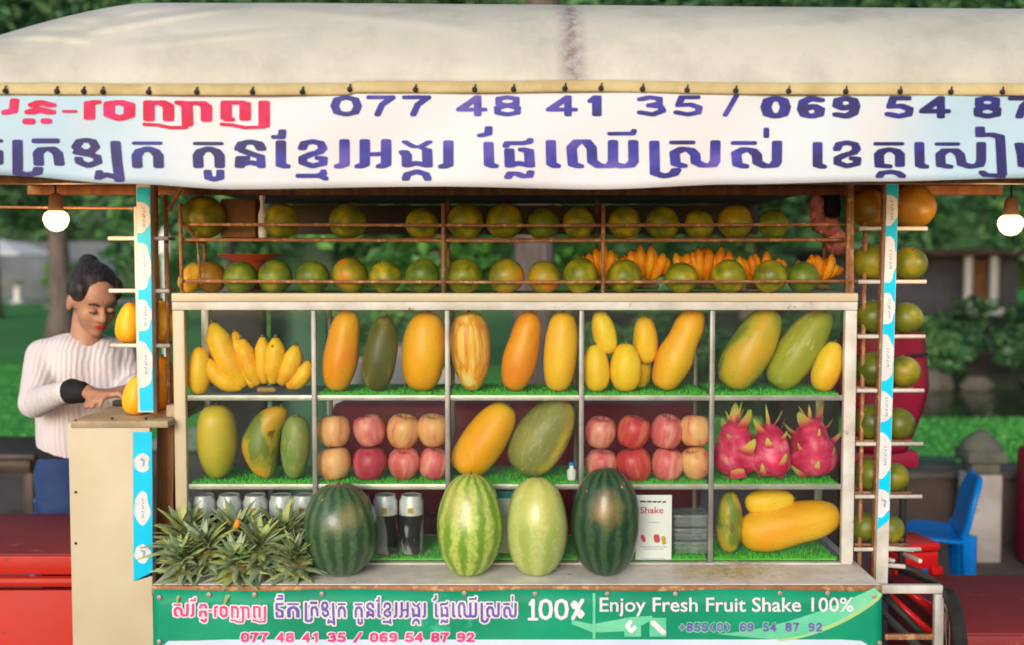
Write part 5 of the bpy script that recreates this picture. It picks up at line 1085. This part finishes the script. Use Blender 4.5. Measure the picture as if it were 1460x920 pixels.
# dried orange flowers tucked among the crowns
t = thing('orange_flower', 'bunch of small orange flowers tucked behind the pineapples', 'flowers', P(418, 762, -.015)); r = random.Random(3)
for i in range(12):
    q = P(r.uniform(396, 440), r.uniform(738, 760), -.02); pt = MB()
    for k in range(6):
        a = k * 1.047; d = Vector((math.cos(a), -.3, math.sin(a))) * .008; e = Vector((-math.sin(a), 0, math.cos(a))) * .003; pt.add([q, q + d * .6 + e, q + d, q + d * .6 - e], [(0, 1, 2, 3)])
    part('flower_head', pt, F['banana_orange'], t, False)
mb = MB()
for i in range(5): mb.tube([P(418, 800, -.02), P(400 + i * 9, 752, -.02)], .0012, 5)
part('stalks', mb, 'stem', t)
LF('orange_bud', 338, 748, 9, 22, 18, -.1, 'banana_orange', 'small orange bud sticking up among the pineapple leaves', 'flower', stem=False)

# cans
canlabs = ['first can from the left in the bottom row, nearest the corner post', 'second can from the left behind the pineapples', 'third can from the left behind the pineapples', 'fourth can from the left behind the pineapples', 'fifth can from the left, next to the divider', 'can just left of the divider-side pair, mostly hidden by the dark watermelon', 'can right of the round dark watermelon, its black label showing', 'last can of the row, right of its twin']
for i, px in enumerate((291, 328, 365, 402, 434, 512, 550, 587)):
    q = P(px, 790, .06); X = Matrix.Translation((q.x, .06, RZ[2])); r_ = .0325
    t = thing('drink_can', canlabs[i], 'can', (q.x, .06, RZ[2]), (0, 0, .4 * i), 'tall cans in the bottom row of the case')
    mb = MB(); mb.lathe([(r_ * .8, .003), (r_, .012), (r_, .108)], 24, X); part('label', mb, 'canlabel', t)
    mb = MB(); mb.lathe([(r_, .1085), (r_, .142), (r_ * .84, .155), (r_ * .84, .16), (r_ * .8, .158)], 24, X); part('can_top', mb, 'canlid', t)
    mb = MB(); mb.lathe([(r_ + .0006, .118), (r_ + .0006, .13)], 24, X); mb2 = MB(); mb2.box((q.x - .007, .06 - r_ - .002, RZ[2] + .116), (q.x + .007, .06 - r_ + .002, RZ[2] + .13)); part('gold_mark', mb2, 'cangold', t)
q = P(722, 750, .08); mb = MB(); mb.rbox((q.x - .04, .06, RZ[2]), (q.x + .03, .11, RZ[2] + .15), .003); t = single('carton', mb, 'white_plastic', 'white and teal carton glimpsed between the two light watermelons', 'carton', origin=(q.x, .08, RZ[2])); mb = MB(); mb.rbox((q.x - .041, .058, RZ[2] + .15), (q.x + .031, .112, RZ[2] + .17), .002); part('lid', mb, 'teal', t)
mb = MB(); q = P(815, 680, .05); mb.lathe([(.011, B2 - .003), (.0125, B2 + .004), (.0125, B2 + .022), (.006, B2 + .03), (.006, B2 + .036)], 14, Matrix.Translation((q.x, .05, 0))); t = single('small_bottle', mb, 'white_plastic', 'tiny white bottle with a blue cap beside the dull green papaya', 'bottle', origin=(q.x, .05, B2)); mb = MB(); mb.lathe([(.008, B2 + .0362), (.008, B2 + .044)], 12, Matrix.Translation((q.x, .05, 0))); part('cap', mb, 'blue_plastic', t)
# menu card
def mmap(x, y, o=0): return P(x, y, .012 - o)
mb = MB(); a = P(906, 803, .012); b = P(958, 706, .012); mb.rbox((a.x, .012, RZ[2] - .004), (b.x, .0145, b.z), .0005); card = single('menu_card', mb, 'menu', 'white menu card with red lettering standing inside the glass, right of the dark watermelon', 'sign', origin=(a.x, .013, RZ[2]))
mb = MB()
for i, (x0_, x1_) in enumerate(((913, 921), (923, 929), (931, 936), (938, 942), (945, 949))): nib(mb, [(x0_, 715 + .3 * i), (x1_, 715.5)], .5, 1.3, mmap, .0012)
part('print', mb, 'ink_dark', card, False)
fonttext('Shake', 913, 946, 732, 9, mmap, .0012, 'ink_red', card)
mb = MB(); nib(mb, [(936, 766), (937, 770)], 4, 4, mmap, .0012); nib(mb, [(916, 766), (918, 770)], 2.5, 3, mmap, .0012); part('print', mb, 'ink_red', card, False)
mb = MB(); nib(mb, [(946, 768), (947, 773)], 2.8, 3.5, mmap, .0012); part('print', mb, 'cangold', card, False)
mb = MB()
for (y, x0_, x1_) in ((780, 914, 950), (783, 918, 946), (797, 914, 948), (745, 925, 940)): nib(mb, [(x0_, y), (x1_, y)], .4, .5, mmap, .0012)
part('print', mb, 'filmink', card, False)
# clear trays
q = P(983, 790, .08)
for k in range(3):
    mb = MB(); z = RZ[2] + .001 + k * .036; mb.rbox((q.x - .045, .05, z), (q.x + .045, .14, z + .034), .006); mb.rbox((q.x - .05, .045, z + .0285), (q.x + .05, .145, z + .034), .002); single('plastic_tray', mb, 'clear', ['lowest', 'middle', 'topmost'][k] + ' clear plastic tray of the stack right of the menu card', 'tray', 'clear trays stacked in the case', origin=(q.x, .09, z))
# straw on the ledge
r = random.Random(8); mb = MB()
for _ in range(230):
    x = r.gauss(1035, 36); q = P(x, 820, r.uniform(-.15, -.03)); q.z = LZ + .002 + r.random() ** 2 * .018; a = r.uniform(0, 6.28); l = r.uniform(.01, .035); d = Vector((math.cos(a) * l, math.sin(a) * l * .4, r.uniform(-.002, .006))); mb.tube([q - d * .5, q + d * .5 + Vector((0, 0, .001))], .0007, 4)
tag(single('straw', mb, 'straw', 'loose dry straw scattered on the ledge under the case', 'straw'), kind='stuff')

# ------------------------------------------------------------------ bulbs
for (px, py, lb) in ((80, 312, 'lit warm bulb hanging at the left above the woman'), (1441, 318, 'lit warm bulb hanging at the right edge before the trees')):
    Y = -.15; q = P(px, py, Y); t = thing('light_bulb', lb, 'light bulb', (q.x, Y, q.z), group='lit bulbs hanging from the canopy'); X = Matrix.Translation(q)
    mb = MB(); mb.lathe([(.002, -.032), (.014, -.029), (.025, -.019), (.031, -.004), (.030, .006), (.026, .014), (.018, .019)], 18, X); part('globe', mb, 'bulb', t, True)
    mb = MB(); mb.lathe([(.019, .0195), (.017, .032), (.016, .052), (.012, .06), (.003, .064)], 14, X); part('socket', mb, 'cardboard', t, True)
    mb = MB(); mb.tube([q + Vector((0, 0, .063)), Vector((q.x, Y, 1.775))], .0025, 6); part('cord', mb, 'black', t, True)
    ld = bpy.data.lights.new('bulb_light', 'POINT'); ld.energy = 3.0; ld.color = (1, .62, .3); ld.shadow_soft_size = .033; lo_ = bpy.data.objects.new('bulb_light', ld); COL.objects.link(lo_); lo_.parent = t; lo_.location = (0, 0, -.045)

# ------------------------------------------------------------------ things behind the case
mb = MB(); a, b = P(470, 600, .8), P(1003, 600, .8); t = thing('padded_bench', 'maroon padded bench behind the display case', 'bench', ((a.x + b.x) / 2, .9, 0))
mb.rbox((a.x, .8, .72), (b.x, .9, P(730, 574, .8).z), .04); part('backrest', mb, 'maroon', t)
mb = MB(); mb.rbox((a.x, .905, .55), (b.x, 1.35, .71), .03); part('cushion', mb, 'maroon', t)
for lx in (a.x + .03, b.x - .08):
    for ly in (.95, 1.25): mb = MB(); mb.box((lx, ly, 0), (lx + .04, ly + .04, .549)); part('leg', mb, 'black', t)
# green board and dark panel behind the left compartments
mb = MB(); a = P(385, 440, 1.5); b = P(447, 530, 1.5); mb.rbox((a.x, 1.5, 0), (b.x + .05, 1.52, a.z), .003); single('green_board', mb, 'green_board', 'green painted board standing behind the banana compartment', 'board', origin=(a.x, 1.5, 0))
mb = MB(); a = P(286, 440, 1.3); b = P(378, 530, 1.3); mb.rbox((a.x, 1.3, 0), (b.x, 1.36, a.z + .06), .02); single('black_board', mb, 'black', 'black upright board behind the banana hand, left of the green board', 'board', origin=(a.x, 1.3, 0))
mb = MB(); a = P(1110, 520, 1.6); b = P(1200, 530, 1.6); mb.rbox((a.x, 1.6, 0), (b.x, 1.9, P(730, 520, 1.6).z), .02); single('dark_crate', mb, 'dark_wood', 'dark wooden crate behind the dragon fruit compartment', 'crate', origin=(a.x, 1.6, 0))
# round maroon chair back at right
q = P(1262, 556, .62); t = thing('maroon_chair', 'maroon chair with a rounded back behind the right side rack', 'chair', (q.x, .7, 0))
mb = MB(); pr = []
vs = []; N = 20
for i in range(N + 1):
    k = i / N; py = 474 + 172 * k; hw = 66 * math.sin(math.pi * (.5 + .5 * k) ** 1.0) ** .55 if k > .0 else 60
    hw = 60 + 8 * math.sin(k * 2.2) - 34 * max(0, k - .45) ** 1.2 * 2
    for j in range(13):
        f = -1 + j / 6; pp = P(1258 + f * hw, py, .62 + .05 * f * f); vs.append(pp)
mb.add(vs, [(i * 13 + j, i * 13 + j + 1, (i + 1) * 13 + j + 1, (i + 1) * 13 + j) for i in range(N) for j in range(12)]); o = part('backrest', mb, 'maroon', t, True); md = o.modifiers.new('s', 'SOLIDIFY'); md.thickness = .03; md.offset = 1
sz = P(730, 646, .62).z
mb = MB(); mb.rbox((q.x - .13, .66, sz - .06), (q.x + .13, 1.0, sz - .0), .02); part('seat', mb, 'maroon', t)
for sx_ in (-.11, .09):
    for ly in (.7, .95): mb = MB(); mb.tube([(q.x + sx_, ly, 0), (q.x + sx_, ly, sz - .061)], .012, 8); part('leg', mb, 'black', t)
mb = MB(); mb.tube([P(1195, 506, .6), P(1262, 512, .6), P(1322, 505, .63)], .005, 6); part('strap', mb, 'black', t)
# bright red stool and bicycle bits at lower right
q = P(1317, 772, .75); stool(q.x - .04, .8, q.z, .16, 'red_plastic', 'bright red plastic stool beneath the side rack, in front of the blue chair', .2)
wx = P(1357, 880, -.13).x; bc = thing('bicycle', 'old bicycle with red frame tubes and a muddy wheel parked behind the cart', 'bicycle', (wx, -.13, 0))
wc = Vector((wx, -.13, .375)); tilt = R(75)
def ring(rad, rt, name, mat, n=40):
    mb = MB(); pts = [wc + Vector((math.cos(tilt) * math.cos(a) * rad, math.sin(tilt) * math.cos(a) * rad, math.sin(a) * rad)) for a in [2 * math.pi * i / n for i in range(n + 1)]]; mb.tube(pts, rt, 8, False); return part(name, mb, mat, bc, True)
ty = ring(.345, .018, 'tyre', 'black'); rm_ = ring(.318, .012, 'rim', 'alu')
mb = MB()
for i in range(18):
    a = i * math.pi / 9; mb.tube([wc, wc + Vector((math.cos(tilt) * math.cos(a) * .315, math.sin(tilt) * math.cos(a) * .315, math.sin(a) * .315))], .001, 4)
part('spokes', mb, 'alu', bc)
mb = MB(); mb.tube([wc + Vector((-.025, 0, 0)), wc + Vector((.025, 0, 0))], .018, 10); part('hub', mb, 'alu', bc)
for (xa, ya, xb_, yb, Ya, Yb_) in ((1268, 850, 1330, 905, .1, .06), (1290, 840, 1330, 868, .12, .1)):
    mb = MB(); mb.tube([P(xa, ya, Ya), P(xb_, yb, Yb_)], .011, 8); part('frame_tube', mb, 'red_plastic', bc, True)
mb = MB(); mb.tube([P(1262, 850, .05), P(1335, 925, .02)], .01, 8); part('chain_stay', mb, 'black', bc, True)
mb = MB(); mb.tube([P(1325, 905, .05), wc], .01, 8); part('fork', mb, 'black', bc, True)
mb = MB(); mb.tube([P(1270, 806, .3), P(1300, 812, .3), P(1340, 836, .28)], .012, 8); part('rear_carrier', mb, 'dark_wood', bc, True)

# ------------------------------------------------------------------ the woman
def remesh(name, mb, mat, parent, vox, smooth_it=4, label=None):
    me = mb.mesh(name, wm(parent).inverted()); o = bpy.data.objects.new(name, me); COL.objects.link(o)
    a = o.modifiers.new('r', 'REMESH'); a.mode = 'VOXEL'; a.voxel_size = vox
    b = o.modifiers.new('s', 'SMOOTH'); b.factor = .5; b.iterations = smooth_it
    dg = bpy.context.evaluated_depsgraph_get(); me2 = bpy.data.meshes.new_from_object(o.evaluated_get(dg)); me2.name = name
    o.modifiers.clear(); o.data = me2; o.parent = parent; finish(o, mat, True); return tag(o, label)
WY = .62
def Q(px, py, dy=0): return P(px, py, WY + dy)
wo = thing('person', 'woman in white knitted sweater, dark hair tied back, looking down at her hands', 'person', (P(125, 700, WY).x, WY, 0))
hc = Q(134, 428, 0)                      # head centre
yaw = R(40)                              # from -Y toward +X
HM = Matrix.Translation(hc) @ Matrix.Rotation(yaw, 4, 'Z') @ Matrix.Rotation(R(24), 4, 'X')     # local: face looks to -Y, up +Z
HS = .97
def H(x, y, z): return HM @ (Vector((x, y, z)) * HS)
HR = HM.to_3x3().to_4x4()
bd = MB()
def hball(mb, c, r, n=14): mb.ball(H(*c), Vector(r) * HS, n, HR)
hball(bd, (0, .012, .022), (.072, .09, .085), 20)      # skull
hball(bd, (0, -.028, -.03), (.058, .052, .068), 16)   # face
hball(bd, (0, -.048, -.082), (.026, .026, .022))      # chin
hball(bd, (.032, -.045, -.03), (.026, .026, .03)); hball(bd, (-.032, -.045, -.03), (.026, .026, .03))   # cheeks
hball(bd, (0, -.056, .03), (.05, .028, .026))         # brow
bd.capsule(H(0, -.078, .008), .008, H(0, -.093, -.026), .0115, 10)   # nose
hball(bd, (.011, -.084, -.03), (.0085, .009, .007)); hball(bd, (-.011, -.084, -.03), (.0085, .009, .007))
hball(bd, (0, -.074, -.055), (.021, .012, .011))      # mouth mound
for s_ in (-1, 1): hball(bd, (s_ * .073, .012, -.012), (.009, .018, .03))     # ears
neckb = Q(122, 492, .03)
bd.capsule(H(0, .03, -.05), .046, neckb, .05, 16); bd.capsule(Q(106, 500, .03), .045, Q(140, 500, .05), .045, 12)
shR, shL = Q(62, 508, .0), Q(168, 506, .1); chest = Q(120, 530, .04)
hip = Q(112, 650, .06)
bd.capsule(shR, .048, shL, .048, 14); bd.capsule(Q(102, 522, .03), .092, Q(106, 620, .06), .09, 16); bd.capsule(Q(136, 522, .06), .092, Q(130, 620, .07), .09, 16)
elR = Q(50, 572, -.12); wrR = P(126, 566, .30); ctz = cz + .018; wrR.z = ctz + .03
bd.capsule(shR, .045, elR, .036); bd.capsule(elR, .035, wrR, .023)
elL = Q(188, 560, .06); wrL = P(190, 560, .36); wrL.z = ctz + .035; bd.capsule(shL, .045, elL, .036); bd.capsule(elL, .034, wrL, .024)
bd.capsule(Q(99, 655, .05), .088, Q(132, 655, .08), .088)
for (hx, fx, dy) in ((95, 92, .05), (132, 132, .08)):
    h0 = Q(hx, 660, dy); kx = h0.x; bd.capsule(h0, .085, (kx, h0.y - .02, .44), .055); bd.capsule((kx, h0.y - .02, .44), .054, (kx, h0.y + .02, .08), .036); bd.capsule((kx, h0.y + .03, .04), .035, (kx + .03, h0.y - .13, .03), .028)
# hands: palm, four fingers, thumb, resting on the work top
def hand(mb, wr, d, side):
    d = Vector(d).normalized(); up = Vector((0, 0, 1)); lat = d.cross(up).normalized() * side; wr = Vector(wr)
    for k in range(4): mb.capsule(wr + lat * (.010 * (k - 1.5)), .014, wr + d * .075 + lat * (.019 * (k - 1.5)), .0115, 10)
    for k, ln in enumerate((.066, .074, .07, .056)):
        b0 = wr + d * .08 + lat * (.019 * (k - 1.5)); m1 = b0 + d * ln * .45 + up * .008; m2 = m1 + d * ln * .3 - up * .016; e = m2 + d * ln * .16 - up * .018
        mb.capsule(b0, .0092, m1, .0085, 8); mb.capsule(m1, .0083, m2, .0076, 8); mb.capsule(m2, .0075, e, .0065, 8)
    tb = wr + d * .03 - lat * .026; t1 = tb + d * .03 - lat * .022 - up * .006; t2 = t1 + d * .028 - lat * .002 - up * .01; mb.capsule(tb, .013, t1, .0105, 8); mb.capsule(t1, .010, t2, .008, 8)
hand(bd, wrR, (1, -.12, -.05), 1)
hand(bd, wrL, (-.6, -.8, -.1), -1)
bd2 = bd
remesh('body', bd2, 'skin', wo, .0055, 3)
# sweater
sw = MB()
sw.capsule(shR + Vector((.01, 0, -.0)), .058, shL + Vector((-.0, 0, -.0)), .056, 16)
sw.capsule(Q(100, 522, .03), .108, Q(102, 626, .06), .108, 18); sw.capsule(Q(136, 522, .07), .108, Q(130, 626, .08), .108, 18)
sw.capsule(Q(106, 508, .03), .064, Q(142, 508, .05), .064, 16)
sw.capsule(shR, .056, elR, .049, 16); sw.capsule(elR + Vector((0, .0, -.004)), .046, wrR + Vector((-.076, .016, .0)), .033, 16); sw.ball(elR + Vector((-.002, 0, -.004)), .05, 14)
sw.capsule(shL, .058, elL, .05, 16); sw.capsule(elL, .054, wrL + Vector((0, .04, 0)), .038, 16)
m, nt_, b_ = newmat('white_knit'); vec, tc = coords(nt_, rand=False)
wv = nt_.nodes.new("ShaderNodeTexWave"); wv.bands_direction = 'X'; wv.inputs['Scale'].default_value = 21; wv.inputs['Distortion'].default_value = 3.5; wv.inputs['Detail'].default_value = 2; wv.inputs['Detail Scale'].default_value = .8; lk(nt_, vec, wv.inputs['Vector'])
lk(nt_, ramp(nt_, noisen(nt_, vec, 5, 3), [(.35, (.76, .74, .8)), (.65, (.74, .66, .68))]), b_.inputs['Base Color']); b_.inputs['Roughness'].default_value = .9
hh = mathn(nt_, 'ADD', wv.outputs['Fac'], mathn(nt_, 'MULTIPLY', noisen(nt_, vec, 260, 2), .25)); bumpn(nt_, b_, hh, .45, .004); b_.inputs['Sheen Weight'].default_value = .3; M['knit'] = m
remesh('sweater', sw, 'knit', wo, .009, 6)
mb = MB(); mb.capsule(Q(99, 630, .055), .098, Q(99, 640, .06), .1, 18); mb.capsule(Q(130, 630, .075), .098, Q(130, 640, .08), .1, 18); remesh('shirt_hem', mb, 'black_cloth', wo, .01, 4)
mb = MB(); mb.capsule(Q(98, 672, .05), .104, Q(132, 672, .08), .104, 18)
for (hx, dy) in ((95, .05), (132, .08)):
    h0 = Q(hx, 675, dy); mb.capsule(h0, .1, (h0.x, h0.y - .02, .44), .07, 16); mb.capsule((h0.x, h0.y - .02, .44), .07, (h0.x, h0.y + .02, .1), .055, 16)
remesh('trousers', mb, 'jeans', wo, .011, 4)
mb = MB(); mb.capsule(wrR + Vector((-.050, .010, .003)), .0365, wrR + Vector((-.024, .004, .001)), .032, 16); part('cuff', mb, 'black_cloth', wo, True)
# hair: cap over the skull, bun, and strands
hm = MB(); hball(hm, (0, .026, .034), (.081, .092, .086), 20); hball(hm, (0, .07, -.01), (.06, .05, .05), 14); hball(hm, (0, .084, .09), (.036, .035, .033), 14)
for s_ in (-1, 1): hball(hm, (s_ * .058, -.012, .045), (.024, .042, .04), 12)
remesh('hair', hm, 'hair', wo, .006, 3)
mb = MB(); q0 = [H(.036 * math.cos(a), .085 - .012, .062 + .03 * math.sin(a) * .3) for a in [i * .628 for i in range(11)]]; mb.tube([H(.01 + .03 * math.cos(a), .074 + .02 * math.sin(a), .072) for a in [i * .628 for i in range(11)]], .005, 6); part('hair_band', mb, 'red_plastic', wo, True)
for s_ in (-1, 1):
    mb = MB(); mb.tube([H(s_ * .014, -.0835, .018), H(s_ * .03, -.0835, .026), H(s_ * .046, -.072, .02)], [.0022, .0034, .0018], 6); part('eyebrow', mb, 'hair', wo, True)
    mb = MB(); mb.ball(H(s_ * .028, -.073, -.002), (.013, .008, .0085), 10, HR); part('eyelid', mb, 'skin', wo, True)
    mb = MB(); mb.tube([H(s_ * .015, -.082, -.005), H(s_ * .028, -.085, -.0085), H(s_ * .042, -.077, -.005)], [.0014, .0026, .0016], 6); part('eyelashes', mb, 'hair', wo, True)
mb = MB(); mb.tube([H(-.021, -.082, -.053), H(-.008, -.0875, -.0515), H(0, -.088, -.053), H(.008, -.0875, -.0515), H(.021, -.082, -.053)], [.001, .004, .0036, .004, .001], 8); mb.tube([H(-.018, -.082, -.0585), H(0, -.087, -.060), H(.018, -.082, -.0585)], [.001, .0055, .001], 8); part('lips', mb, 'lips', wo, True)
mb = MB(); q = P(178, 570, .24); mb.rbox((q.x - .03, .22, ctz + .001), (q.x + .05, .25, ctz + .016), .004); single('knife_handle', mb, 'black', 'dark object lying by her fingers on the work top', 'tool', origin=(q.x, .235, ctz))
